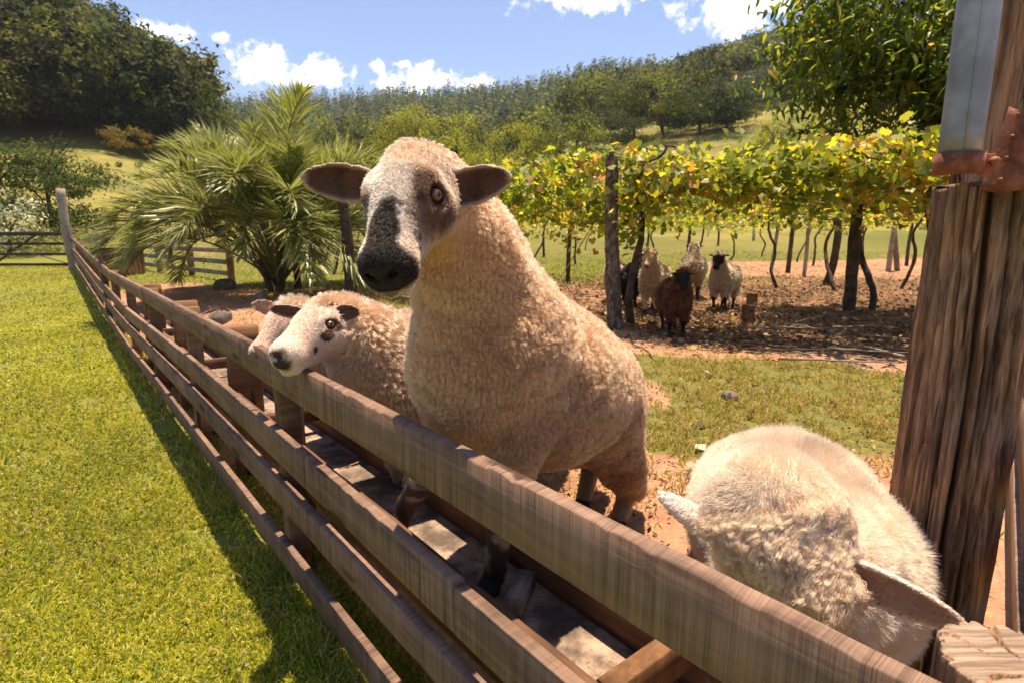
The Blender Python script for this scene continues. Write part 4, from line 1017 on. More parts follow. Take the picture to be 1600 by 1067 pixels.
# ------------------------------------------------------------------ vine pergola
r = np.random.default_rng(21)
t = NT('lichen_post'); v = t.coord('Object', (1, 1, 0.5)); n1 = t.noise(v, 26, 6, 0.65); n2 = t.noise(v, 9, 4, 0.6)
c = t.mix(t.rng(n1, 0.42, 0.6), (0.06, 0.045, 0.035), (0.17, 0.135, 0.105)); c = t.mix(t.rng(n2, 0.58, 0.68, 0, 0.8), c, (0.33, 0.30, 0.26)); t.principled(c, 0.9, t.bump(n1, 0.8, 0.01)); M['lichen'] = t.m
CAN_Z = 1.99
def base_at(px, py):
    p = atz(px, py, 0.40)
    for _ in range(6): p = atz(px, py, gz(p[0], p[1]))
    return p
VPOSTS = [(962, 514, 236, .085, 'lichen', 'thick lichen-spotted corner post of the vine pergola, left of the dark sheep'),
 (887, 442, None, .055, 'bark', 'slim dark vine post between the tall sheep and the corner post'),
 (816, 398, None, .08, 'bark', 'distant vine post just right of the tall sheep shoulder'),
 (850, 404, None, .06, 'bark', 'distant vine post left of the slim dark one'),
 (1074, 404, None, .08, 'bark', 'distant vine post above the rear-facing sheep'),
 (1177, 398, None, .08, 'greywood', 'far pale vine post above the two stumps'),
 (1205, 421, None, .06, 'greywood', 'thin pale vine post right of the far pale one'),
 (1231, 427, None, .065, 'bark', 'dark vine post, second right of the stumps'),
 (1256, 432, None, .05, 'greywood', 'thin leaning vine post, third right of the stumps'),
 (1292, 445, None, .085, 'bark', 'dark crooked vine post left of the tall straight one'),
 (1326, 485, None, .085, 'bark', 'tall straight vine post nearest the log at right'),
 (1388, 424, None, .075, 'greywood', 'pale vine post with a slanted brace near the log'),
 (548, 470, None, .10, 'bark', 'dark vine post left of the tall sheep muzzle'),
 (466, 452, None, .07, 'bark', 'thin dark post directly right of the palm stems'),
 (1120, 400, None, .06, 'bark', 'far post above the black-faced pale sheep'), (1010, 402, None, .06, 'bark', 'far post behind the dark sheep group'),
 (1045, 393, None, .07, 'bark', 'far post above the brown sheep'), (935, 396, None, .07, 'bark', 'far post left of the corner post'), (868, 392, None, .06, 'bark', 'far thin post between the slim post and the sheep'), (1150, 392, None, .07, 'bark', 'far post left of the far pale one'), (1345, 404, None, .07, 'bark', 'far post behind the tall straight one'), (1416, 416, None, .06, 'bark', 'far post closest to the log edge'), (1275, 398, None, .07, 'bark', 'far post behind the crooked one')]
vpos = []
for k, (px, py, yt, rad, mt, lb) in enumerate(VPOSTS):
    b = base_at(px, py); top = np.array([b[0] + r.uniform(-.1, .1), b[1] + r.uniform(-.1, .1), CAN_Z + 0.05])
    if yt: top = at(956, yt, b[1]); top[2] = min(top[2], 2.5)
    pole('vine_post', lb, b, top, rad, rad * 0.8, M[mt], 'posts carrying the vines', seed=120 + k, bend=0.03 if k != 9 else 0.10, n=18); vpos.append(b)
b = base_at(1402, 424); pole('post_brace', 'slanted pale brace leaning on the post near the log', b, np.array(vpos[11]) + [0, 0, 1.3], 0.075, 0.07, M['greywood'], seed=150)
#b = base_at(1192, 412); pole('post_brace', 'dark slanted brace left of the thin pale vine post', b, base_at(1165, 398) + [0, 0, 1.0], 0.05, 0.05, M['bark'], seed=151)
# crooked vine stems, each with its own share of the leaves
VINES = [(1000, 506, 'crooked grape vine climbing beside the corner post in front of the sheep', 1.0),
 (1024, 408, 'thick forked grape vine behind the cream sheep', 1.0), (1362, 486, 'twisting grape vine left of the log', 1.0),
 (1424, 520, 'thin grape vine stem close to the log post', .7), (1092, 415, 'grape vine stem behind the rear-facing sheep', .9),
 (900, 415, 'thin grape vine right of the slim dark post', .8), (1305, 455, 'grape vine wound round the crooked post', .8), (832, 410, 'leafy grape vine at the left of the pergola', .8),
 (790, 430, 'grape vine half hidden by the tall sheep neck', .8), (1215, 450, 'slender grape vine beyond the stumps', .7), (1270, 415, 'far grape vine near the field', .8), (520, 430, 'grape vine right of the palm', .8),
 (1060, 398, 'far grape vine above the brown sheep back', .8), (1140, 408, 'far grape vine above the black-faced sheep', .8), (1105, 396, 'far thin grape vine between the last two sheep', .7), (1190, 405, 'far grape vine just above the stumps', .8), (1245, 410, 'far grape vine left of the thin leaning post', .7), (975, 400, 'far grape vine right of the corner post', .8), (1335, 420, 'far grape vine behind the tall straight post', .8), (1408, 450, 'grape vine under the fruit tree', .8), (915, 400, 'far grape vine left of the corner post', .7)]
vroots = []; vstem = []
for k, (px, py, lb, sc_k) in enumerate(VINES):
    b = base_at(px, py); rs_ = np.random.default_rng(300 + k)
    th = thing('grape_vine', lb, 'vine', tuple(b), 'grape vines of the pergola')
    n = 22; f = np.linspace(0, 1, n)[:, None]; wob = np.cumsum(rs_.normal(size=(n, 3)) * [0.05, 0.05, 0], 0); wob = np.stack([np.convolve(np.pad(wob[:, i], 2, 'edge'), np.ones(5) / 5, 'valid') for i in range(3)], -1); wob -= wob[0]
    path = b + np.array([rs_.uniform(-.3, .3), rs_.uniform(-.3, .3), CAN_Z - b[2]]) * f + wob * 0.9 - [0, 0, 0.05]
    if k == 0: path = np.array([at(np.interp(q, [0, .15, .4, .62, .8, 1], [987, 982, 988, 1002, 1004, 996]), 508 - 222 * q, b[1]) for q in f[:, 0]]) - [0, 0, .03]
    acc = Acc(); V, q, t_ = tube_np(path, (0.05 - 0.02 * f[:, 0]) * sc_k, 8, True, 0.4, k); acc.add(V, q, t_)
    for j in range(4):                                   # arms along the wires
        a = rs_.uniform(0, 2 * PI); s0_ = path[-1 - j % 3]; g = np.linspace(0, 1, 9)[:, None]
        pth = s0_ + np.array([math.cos(a), math.sin(a), 0]) * g * rs_.uniform(1.0, 1.9) + np.cumsum(rs_.normal(size=(9, 3)) * 0.035, 0) + np.array([0, 0, 0.15]) * g
        V, q, t_ = tube_np(pth, (0.022 - 0.014 * g[:, 0]) * sc_k, 6, True, 0.3, j); acc.add(V, q, t_)
    obj('stem', acc.mesh('stem', True, False), M['bark'], th); vroots.append(th); vstem.append(path[-1])
# leaves over the pergola
N = 30000
def in_poly_pts(n, r):
    out = []
    while len(out) < n:
        u = r.random(4 * n); rr_2 = 4.0 * (30 / 4.0) ** u; a = r.uniform(az_of(600), az_of(1750), 4 * n); x = rr_2 * np.sin(a); y = rr_2 * np.cos(a); k = pergola_in(x, y) > 0
        out += list(zip(x[k], y[k]))
    return np.array(out[:n])
P = in_poly_pts(N, r)
dens = fbm2(P[:, 0], P[:, 1], 0.9, 3, 61); P = P[dens + r.uniform(-.1, .1, N) > 0.40]; N = len(P)
lump = fbm2(P[:, 0], P[:, 1], 0.7, 3, 62)
zc = CAN_Z + r.normal(size=N) * 0.10 + (lump - 0.45) * 0.55 - 0.35 * np.clip(r.random(N) - 0.75, 0, 1) * 3
# fringe hanging over the front edges
fr_pts = []
edges = [((-2.2, 10.2), (1.25, 6.45), 3400), ((1.25, 6.45), (6.2, 3.9), 6000), ((6.2, 3.9), (11, 4.6), 900)]
for (a, b_, n) in edges:
    u = r.random(n); base_ = np.array(a)[None] * (1 - u[:, None]) + np.array(b_)[None] * u[:, None]
    nn = unit(np.array([b_[1] - a[1], -(b_[0] - a[0])])); off = r.normal(size=n) * 0.25
    lum = fbm2(base_[:, 0], base_[:, 1], 1.6, 3, 63)
    lum = np.clip((lum - 0.5) * 2.0 + 0.5, 0, 1)
    zz = CAN_Z + 0.12 + (r.random(n) ** 1.5) * -0.62 * (0.10 + 1.7 * lum) + np.abs(r.normal(size=n)) * 0.16 + 0.35 * (lum - 0.4)
    fr_pts.append(np.c_[base_ + nn * off[:, None], zz])
fr_pts = np.concatenate(fr_pts)
C = np.concatenate([np.c_[P, zc], fr_pts]); C[:, 2] = np.minimum(C[:, 2], CAN_Z + 0.42 - 0.1 * r.random(len(C))); N = len(C)
nrm = unit(r.normal(size=(N, 3)) * 0.6 + [0, -0.25, 0.8]); d = unit(np.cross(nrm, r.normal(size=(N, 3)))); d[:, 2] -= 0.35
sz = r.uniform(0.05, 0.105, N) * (1 + 0.012 * np.hypot(C[:, 0], C[:, 1]))
tone = fbm2(C[:, 0] + C[:, 2], C[:, 1], 1.1, 3, 64)
yel = (tone + r.normal(size=N) * 0.12 > 0.67)
colg = pick([(0.16, 0.215, 0.027), (0.22, 0.265, 0.032), (0.10, 0.14, 0.02), (0.33, 0.335, 0.045)], [3, 3, 2, 2.4], N, r)
coly = pick([(0.48, 0.40, 0.05), (0.42, 0.36, 0.05), (0.42, 0.26, 0.05), (0.34, 0.19, 0.07), (0.46, 0.34, 0.18)], [3.4, 3, 1.2, 1.0, 1.2], N, r)
lc = np.where(yel[:, None], coly, colg)
dist = np.hypot(C[:, 0], C[:, 1])
own = np.argmin(((C[:, None, :2] - np.array(vstem)[None, :, :2]) ** 2).sum(-1), 1)
near_to = np.sqrt(((C[:, :2] - np.array(vstem)[own, :2]) ** 2).sum(-1)) < 6
order = np.argsort(dist - sz * 10); single = np.zeros(N, bool); single[order[:220]] = True
pv = []
for cc_ in [(0.13, 0.17, 0.025), (0.20, 0.22, 0.03), (0.28, 0.27, 0.04), (0.40, 0.32, 0.045), (0.34, 0.19, 0.05)]:
    me = mesh_np('vine_leaf', GRAPE[0], GRAPE[1]); face_color(me, np.tile(cc_, (len(GRAPE[1]), 1))); me.materials.append(M['leaf']); pv.append(me)
for k, th in enumerate(vroots):
    m = (own == k) & near_to & ~single
    if m.sum(): o = obj('foliage', leaf_mesh('foliage', C[m], d[m], nrm[m], sz[m], GRAPE if dist[m].mean() < 11 else GRAPES, lc[m]), M['leaf'], th); o['kind'] = 'stuff'
    for i in np.where((own == k) & single)[0]:
        o = bpy.data.objects.new('leaf', pv[(3 + i % 2) if yel[i] else i % 3]); link(o); o.parent = th
        X = Vector(unit(d[i])); Y = Vector(unit(np.cross(nrm[i], d[i]))); Z = X.cross(Y)
        mt_ = Matrix((X, Y, Z)).transposed().to_4x4() @ Matrix.Scale(float(sz[i]), 4); mt_.translation = Vector(C[i] - np.array(th.location)); o.matrix_local = mt_
m = ~near_to & ~single
if m.sum(): tag(obj('vineyard_foliage', leaf_mesh('vineyard_foliage', C[m], d[m], nrm[m], sz[m], GRAPES, lc[m]), M['leaf']), 'far yellow-green vine leaves at the back of the pergola', 'foliage', kind='stuff')
# wires and the guy rope
wire_m = mat_plain('wire', (0.20, 0.17, 0.14), 0.6)
for k, (p, q) in enumerate([((1.25, 6.45), (6.6, 3.75)), ((1.0, 7.4), (7.4, 4.6)), ((-2.2, 10.2), (1.25, 6.45)), ((1.25, 6.45), (9, 25))]):
    f = np.linspace(0, 1, 20)[:, None]; pt = np.array([*p, CAN_Z + 0.10]) * (1 - f) + np.array([*q, CAN_Z + 0.16]) * f; pt[:, 2] -= 0.06 * np.sin(f[:, 0] * PI)
    tag(tube('trellis_wire', pt, 0.006, wire_m, None, 5), ['front trellis wire running from the corner post towards the log', 'second trellis wire just behind the front one', 'trellis wire along the left edge of the pergola', 'trellis wire running back from the corner post'][k], 'wire', 'trellis wires')
a_, b_ = at(955, 305, vpos[0][1] - 0.05), base_at(876, 434)
tag(tube('guy_rope', [a_ * (1 - f) + b_ * f for f in np.linspace(0, 1, 8)], 0.011, mat_plain('rope', (0.42, 0.36, 0.24), 0.9), None, 6), 'pale guy rope slanting down left from the corner post', 'rope')

# ------------------------------------------------------------------ fruit tree with hanging lance leaves, upper right
fx, fy = 6.2, 7.6; fz = gz(fx, fy); r = np.random.default_rng(41)
ft = thing('fruit_tree', 'leafy tree with long hanging green leaves behind the log, upper right', 'tree', (fx, fy, fz))
acc = Acc(); TW = []
f = np.linspace(0, 1, 10)[:, None]; tr_p = np.array([fx, fy, fz - .1]) + np.array([-0.4, -0.3, 2.6]) * f + np.array([.08, .05, 0]) * np.sin(f * 5)
V, q, t_ = tube_np(tr_p, 0.11 - 0.04 * f[:, 0], 10, True, 0.2, 3); acc.add(V, q, t_)
def branch(p, d, L, rad, depth):
    n = 7; pts = [p]; dd = unit(d)
    for j in range(n - 1): dd = unit(dd + r.normal(size=3) * 0.13 + [0, 0, 0.02 - 0.05 * (depth == 0)]); pts.append(pts[-1] + dd * L / (n - 1))
    pts = np.array(pts); V, q, t_ = tube_np(pts, rad * np.linspace(1, 0.35, n), 6); acc.add(V, q, t_)
    if depth == 0: TW.append(pts); return
    for j in range(5 if depth == 2 else 4):
        s = pts[int(r.integers(2, n))]; branch(s, dd * 0.55 + r.normal(size=3) * 0.62 + [0, 0, 0.10], L * r.uniform(0.5, 0.75), rad * 0.5, depth - 1)
for j in range(9):
    a = j * 0.7 + r.uniform(-.2, .2); branch(tr_p[-1 - j % 4], np.array([math.cos(a), math.sin(a), r.uniform(0.25, 1.3)]), r.uniform(1.0, 1.45), 0.05, 2)
obj('trunk', acc.mesh('trunk', True, False), M['bark'], ft)
cs_, ds_ = [], []
for tw in TW:
    n = 62; u = r.uniform(0.0, 1, n); k = np.clip((u * 6).astype(int), 0, 5); g = (u * 6 - k)[:, None]
    c = tw[k] * (1 - g) + tw[k + 1] * g; tdir = unit(tw[k + 1] - tw[k]); dd = unit(tdir * 0.6 + r.normal(size=(n, 3)) * 0.6 + [0, 0, -0.2]); cs_.append(c); ds_.append(dd)
fc_ = at(1435, 35, 7.3); pq, dq, nq, sq, _ = crown_np(r, 1.55, 1.75, 110, 8000, 0.13, PAL_MID, cs=0.2)
dq = unit(dq * 0.9 + [0, 0, -0.25]); cs_.append(pq + fc_ + [0, 0, .15]); ds_.append(dq)
c = np.concatenate(cs_); dd = np.concatenate(ds_); N = len(c)
nrm = unit(r.normal(size=(N, 3)) * 0.5 + [0, -0.1, 1]); lc = pick([(0.08, 0.125, 0.018), (0.13, 0.17, 0.024), (0.20, 0.225, 0.03), (0.06, 0.09, 0.018), (0.38, 0.25, 0.05)], [3, 3, 2, 2, 0.15], N, r)
sz = r.uniform(0.13, 0.23, N)
order = np.argsort(np.linalg.norm(c - [0, 0, CAM_H], axis=1)); keep = np.ones(N, bool); keep[order[:120]] = False
o = obj('crown', leaf_mesh('crown', c[keep], dd[keep], nrm[keep], sz[keep], LANCE, lc[keep]), M['leaf'], ft); o['kind'] = 'stuff'
lp = []
for cc_ in [(0.06, 0.10, 0.016), (0.10, 0.14, 0.02), (0.15, 0.18, 0.025)]:
    me = mesh_np('lance_leaf', LANCE[0], LANCE[1]); face_color(me, np.tile(cc_, (len(LANCE[1]), 1))); me.materials.append(M['leaf']); lp.append(me)
for i in order[:120]:
    o = bpy.data.objects.new('leaf', lp[i % 3]); link(o); o.parent = ft; X = Vector(unit(dd[i])); Y = Vector(unit(np.cross(nrm[i], dd[i]))); Z = X.cross(Y)
    mt_ = Matrix((X, Y, Z)).transposed().to_4x4() @ Matrix.Scale(float(sz[i]), 4); mt_.translation = Vector(c[i] - np.array(ft.location)); o.matrix_local = mt_

# ------------------------------------------------------------------ things on the pen floor
r = np.random.default_rng(55)
N = 26000; u = r.random(N); rr_2 = 2.2 * (17 / 2.2) ** u; a = r.uniform(az_of(760), az_of(1620), N); x = rr_2 * np.sin(a); y = rr_2 * np.cos(a)
k = r.random(N) < np.maximum(litter_amt(x, y) * 0.75, 0.005); x, y = x[k], y[k]; N = len(x)
c = np.stack([x, y, ground_z(x, y) + r.uniform(0.004, 0.03, N)], -1); nrm = unit(r.normal(size=(N, 3)) * 0.45 + [0, 0, 1]); d = unit(np.cross(nrm, r.normal(size=(N, 3))))
lc = pick([(0.19, 0.11, 0.06), (0.28, 0.185, 0.105), (0.13, 0.07, 0.04), (0.40, 0.28, 0.09), (0.42, 0.33, 0.22), (0.08, 0.047, 0.028)], [3, 1.8, 2.5, .9, 1.0, 2.8], N, r)
tag(obj('fallen_leaves', leaf_mesh('fallen_leaves', c, d, nrm, r.uniform(0.03, 0.085, N), QUAD, lc), M['litter']), 'brown and yellow fallen vine leaves strewn under the pergola', 'leaves', kind='stuff')
N = 9000; u = r.random(N); rr_2 = 1.6 * (8 / 1.6) ** u; a = r.uniform(az_of(120), az_of(1620), N); x = rr_2 * np.sin(a); y = rr_2 * np.cos(a); lt_, _ = lat_along(x, y)
k = (lt_ > 1.2) & (r.random(N) < 0.25 + 0.75 * sstep(0.4, 0.6, fbm2(x, y, 1.8, 2, 71))); x, y = x[k], y[k]; N = len(x)
c = np.stack([x, y, ground_z(x, y) + r.uniform(0.002, 0.012, N)], -1); nrm = unit(r.normal(size=(N, 3)) * 0.5 + [0, 0, 1]); d = unit(np.cross(nrm, r.normal(size=(N, 3))))
tag(obj('ground_debris', leaf_mesh('ground_debris', c, d, nrm, r.uniform(0.008, 0.04, N), QUAD, pick([(0.16, 0.085, 0.05), (0.40, 0.27, 0.13), (0.08, 0.045, 0.03), (0.46, 0.34, 0.18)], [3, 2, 3, 1.2], N, r), 0.5), M['litter']), 'dark crumbs of dung and dry straw scattered on the pen soil', 'debris', kind='stuff')
for k, (px, py, hh, rad, lb) in enumerate([(1168, 506, 0.22, 0.085, 'nearer of two short cut stumps right of the sheep group'), (1174, 478, 0.19, 0.085, 'farther of two short cut stumps right of the sheep group')]):
    b = base_at(px, py); th = thing('tree_stump', lb, 'stump', tuple(b), 'cut stumps')
    CAPCR = [(1.0, .004, .01, .2), (3.0, .004, .01, .3)]
    obj('wood', log_mesh(b - [0, 0, 0.05], b + [0, 0, hh], rad, rad * 0.95, 16, 36, 60 + k, (), 0.006, True), M['redpost'], th)
br = thing('brush_pile', 'pile of dry twigs and branches on the ground left of the log', 'brush', tuple(base_at(1310, 540)))
for k in range(26):
    c = base_at(r.uniform(1210, 1425), r.uniform(505, 575)); a = r.uniform(-.9, .9) + (PI / 2 if r.random() < .25 else 0); L = r.uniform(0.35, 1.1); dv = np.array([math.cos(a), math.sin(a), 0]) * L
    f = np.linspace(-.5, .5, 8)[:, None]; pth = c + dv * f + np.cumsum(r.normal(size=(8, 3)) * [.015, .015, .006], 0) + [0, 0, r.uniform(0.02, 0.14)]
    tube('stick', pth, np.linspace(1, .4, 8) * r.uniform(0.005, 0.011), M['greywood'] if k % 3 else M['bark'], br, 6, 0.2, k)
def rock(px, py, s, lb, seed, name='rock'):
    b = base_at(px, py); rs_ = np.random.default_rng(seed); n1, n2 = 18, 12; th = np.linspace(0, 2 * PI, n1, endpoint=False); ph = np.linspace(-PI / 2, PI / 2, n2)
    T_, Pp = np.meshgrid(th, ph); q = np.stack([np.cos(T_) * np.cos(Pp), np.sin(T_) * np.cos(Pp), np.sin(Pp)], -1).reshape(-1, 3)
    q = q * (0.7 + 0.6 * fbm(q * 1.6 + seed, 3, seed))[:, None]; q = np.sign(q) * np.abs(q) ** 0.8; V = b + q * np.array(s) + [0, 0, s[2] * 0.35]
    idx = np.arange(n1 * n2).reshape(n2, n1); nx = np.roll(idx, -1, 1); qd = np.stack([idx[:-1], nx[:-1], nx[1:], idx[1:]], -1).reshape(-1, 4)
    return tag(obj(name, mesh_np(name, V, qd, False), M['stone'], None, b), lb, 'rock', 'rocks in the pen')
rock(352, 452, (0.20, 0.16, 0.15), 'dark pointed rock under the palm fronds', 3)
rock(344, 505, (0.15, 0.13, 0.11), 'rounded rock behind the top rail left of the peering sheep', 5)
rock(408, 478, (0.13, 0.13, 0.14), 'dark rock close behind the peering sheep', 8)
rock(1140, 622, (0.05, 0.06, 0.035), 'small stone on the red soil above the woolly sheep', 9)
# ------------------------------------------------------------------ sheep: one continuous body from a blended distance field, wool as strands
WOOL, FACE, LEG, EAR, HOOF = 0, 1, 2, 3, 4
class Body:
    def __init__(s): s.prims = []; s.subs = []
    def cone(s, a, ra, b, rb, zone=WOOL, k=0.05): s.prims.append(('c', np.asarray(a, float), float(ra), np.asarray(b, float), float(rb), zone, k))
    def ball(s, a, r, zone=WOOL, k=0.05): s.cone(a, r, np.asarray(a, float) + 1e-4, r, zone, k)
    def ear(s, base, tip, nrm, W, cup=0.42, thick=0.0055, zone=EAR, k=0.012): s.prims.append(('e', np.asarray(base, float), np.asarray(tip, float), np.asarray(nrm, float), W, cup, zone, k, thick))
    def sub(s, a, ra, b, rb, k=0.006): s.subs.append((np.asarray(a, float), float(ra), np.asarray(b, float), float(rb), k))
    @staticmethod
    def d_cone(P, a, ra, b, rb):
        ab = b - a; h = np.clip(((P - a) @ ab) / (ab @ ab), 0, 1); q = P - a - h[..., None] * ab
        return np.sqrt((q * q).sum(-1)) - (ra + (rb - ra) * h)
    @staticmethod
    def d_ear(P, base, tip, nrm, W, cup, th):
        ax = tip - base; L = np.linalg.norm(ax); ax = ax / L; w = nrm - ax * (nrm @ ax); w = w / np.linalg.norm(w); v = np.cross(w, ax)
        q = P - base; u = q @ ax; vv = q @ v; ww = q @ w; t_ = np.clip(u / L, -0.1, 1)
        wid = W * np.sqrt(np.clip(np.sin(PI * np.clip(0.16 + 0.84 * t_, 0, 1) ** 0.85), 0.0, 1))
        cc = cup * vv * vv / W * (1.25 - 0.5 * t_) + 0.10 * L * t_ * t_
        do = np.maximum(np.abs(vv) - wid, np.maximum(u - L, -u - 0.02))
        dn = np.abs(ww - cc) - th * (1.15 - 0.45 * t_)
        return np.maximum(do * 0.6, dn * 0.75)
    def prim_d(s, p, P):
        return s.d_cone(P, *p[1:5]) if p[0] == 'c' else s.d_ear(P, p[1], p[2], p[3], p[4], p[5], p[8])
    def bounds(s, p):
        if p[0] == 'c': m = max(p[2], p[4]); return np.minimum(p[1] - m, p[3] - m), np.maximum(p[1] + m, p[3] + m)
        m = p[4] * 1.3 + 0.01; return np.minimum(p[1], p[2]) - m, np.maximum(p[1], p[2]) + m
    def build(s, res):
        lo = np.min([s.bounds(p)[0] for p in s.prims], 0) - 0.03; hi = np.max([s.bounds(p)[1] for p in s.prims], 0) + 0.03
        n = np.ceil((hi - lo) / res).astype(int) + 1
        F = np.full(n, 9.0, np.float32)
        ax = [lo[i] + res * np.arange(n[i]) for i in range(3)]
        def region(a, b, pad):
            i0 = np.clip(np.floor((a - pad - lo) / res).astype(int), 0, n - 1); i1 = np.clip(np.ceil((b + pad - lo) / res).astype(int) + 1, 1, n)
            sl = tuple(slice(i0[i], i1[i]) for i in range(3)); G = np.stack(np.meshgrid(*[ax[i][sl[i]] for i in range(3)], indexing='ij'), -1); return sl, G
        for p in s.prims:
            k = p[6] if p[0] == 'c' else p[7]; a, b = s.bounds(p); sl, G = region(a, b, k + 2.5 * res)
            d = s.prim_d(p, G); f = F[sl]; h = np.clip(k - np.abs(f - d), 0, None) / k; F[sl] = np.minimum(f, d) - h * h * k * 0.25
        for a, ra, b, rb, k in s.subs:
            m = max(ra, rb); sl, G = region(np.minimum(a, b) - m, np.maximum(a, b) + m, k + 2 * res)
            d = -s.d_cone(G, a, ra, b, rb); f = F[sl]; h = np.clip(k - np.abs(f - d), 0, None) / k; F[sl] = np.maximum(f, d) + h * h * k * 0.25
        # surface nets
        ins = F < 0; c = [F[i:n[0] - 1 + i, j:n[1] - 1 + j, l:n[2] - 1 + l] for i in (0, 1) for j in (0, 1) for l in (0, 1)]
        cnt = sum((q < 0).astype(np.int8) for q in c); act = (cnt > 0) & (cnt < 8)
        ids = np.full(act.shape, -1, np.int64); ai = np.argwhere(act); ids[act] = np.arange(len(ai))
        vals = np.stack([q[act] for q in c], -1); corner = np.array([(i, j, l) for i in (0, 1) for j in (0, 1) for l in (0, 1)], float)
        acc = np.zeros((len(ai), 3)); num = np.zeros(len(ai))
        for a in range(8):
            for b in range(a + 1, 8):
                if np.abs(corner[a] - corner[b]).sum() != 1: continue
                va, vb = vals[:, a], vals[:, b]; m = (va < 0) != (vb < 0); t_ = np.where(m, va / np.where(va == vb, 1, va - vb), 0)
                acc += np.where(m[:, None], corner[a] + t_[:, None] * (corner[b] - corner[a]), 0); num += m
        V = lo + (ai + acc / num[:, None]) * res
        quads = []
        for d in range(3):
            a = [slice(None)] * 3; b = [slice(None)] * 3; a[d] = slice(0, -1); b[d] = slice(1, None)
            e = ins[tuple(a)] != ins[tuple(b)]; pos = np.argwhere(e); o = [i for i in range(3) if i != d]
            pos = pos[(pos[:, o[0]] > 0) & (pos[:, o[1]] > 0) & (pos[:, o[0]] < n[o[0]] - 1) & (pos[:, o[1]] < n[o[1]] - 1)]
            def cell(da, db): q = pos.copy(); q[:, o[0]] += da; q[:, o[1]] += db; return ids[q[:, 0], q[:, 1], q[:, 2]]
            Q = np.stack([cell(-1, -1), cell(0, -1), cell(0, 0), cell(-1, 0)], -1)
            flip = ins[pos[:, 0], pos[:, 1], pos[:, 2]] ^ (d == 1); Q[~flip] = Q[~flip][:, ::-1]; quads.append(Q)
        Q = np.concatenate(quads); Q = Q[(Q >= 0).all(1)]
        for _ in range(1):                                # light smoothing
            nb = np.zeros_like(V); ct = np.zeros(len(V))
            for i in range(4): np.add.at(nb, Q[:, i], V[Q[:, (i + 1) % 4]]); np.add.at(ct, Q[:, i], 1); np.add.at(nb, Q[:, i], V[Q[:, (i - 1) % 4]]); np.add.at(ct, Q[:, i], 1)
            V = V * 0.5 + 0.5 * nb / np.maximum(ct, 1)[:, None]
        best = np.full(len(V), 9.0); zone = np.zeros(len(V), int)
        for p in s.prims:
            d = s.prim_d(p, V); z = p[5] if p[0] == 'c' else p[6]; m = d < best; best[m] = d[m]; zone[m] = z
        s.rim = np.zeros(len(V))
        for p in s.prims:
            if p[0] != 'e': continue
            ax_ = p[2] - p[1]; L = np.linalg.norm(ax_); ax_ = ax_ / L; w = p[3] - ax_ * (p[3] @ ax_); w /= np.linalg.norm(w); v = np.cross(w, ax_); q = V - p[1]
            t_ = np.clip(q @ ax_ / L, -.1, 1.0); wid = p[4] * np.sqrt(np.clip(np.sin(PI * np.clip(0.16 + 0.84 * t_, 0, 1) ** 0.85), 0.0, 1)); back = ((q @ w) - p[5] * (q @ v) ** 2 / p[4]) < 0
            near = (zone == EAR) & (np.linalg.norm(V - (p[1] + p[2]) / 2, axis=1) < L * .75)
            s.rim = np.where(near, np.maximum(sstep(.70, .95, np.abs(q @ v) / np.maximum(wid, 1e-3)), np.maximum(sstep(.86, .98, t_), 0.85 * back)), s.rim)
        return V, Q, zone
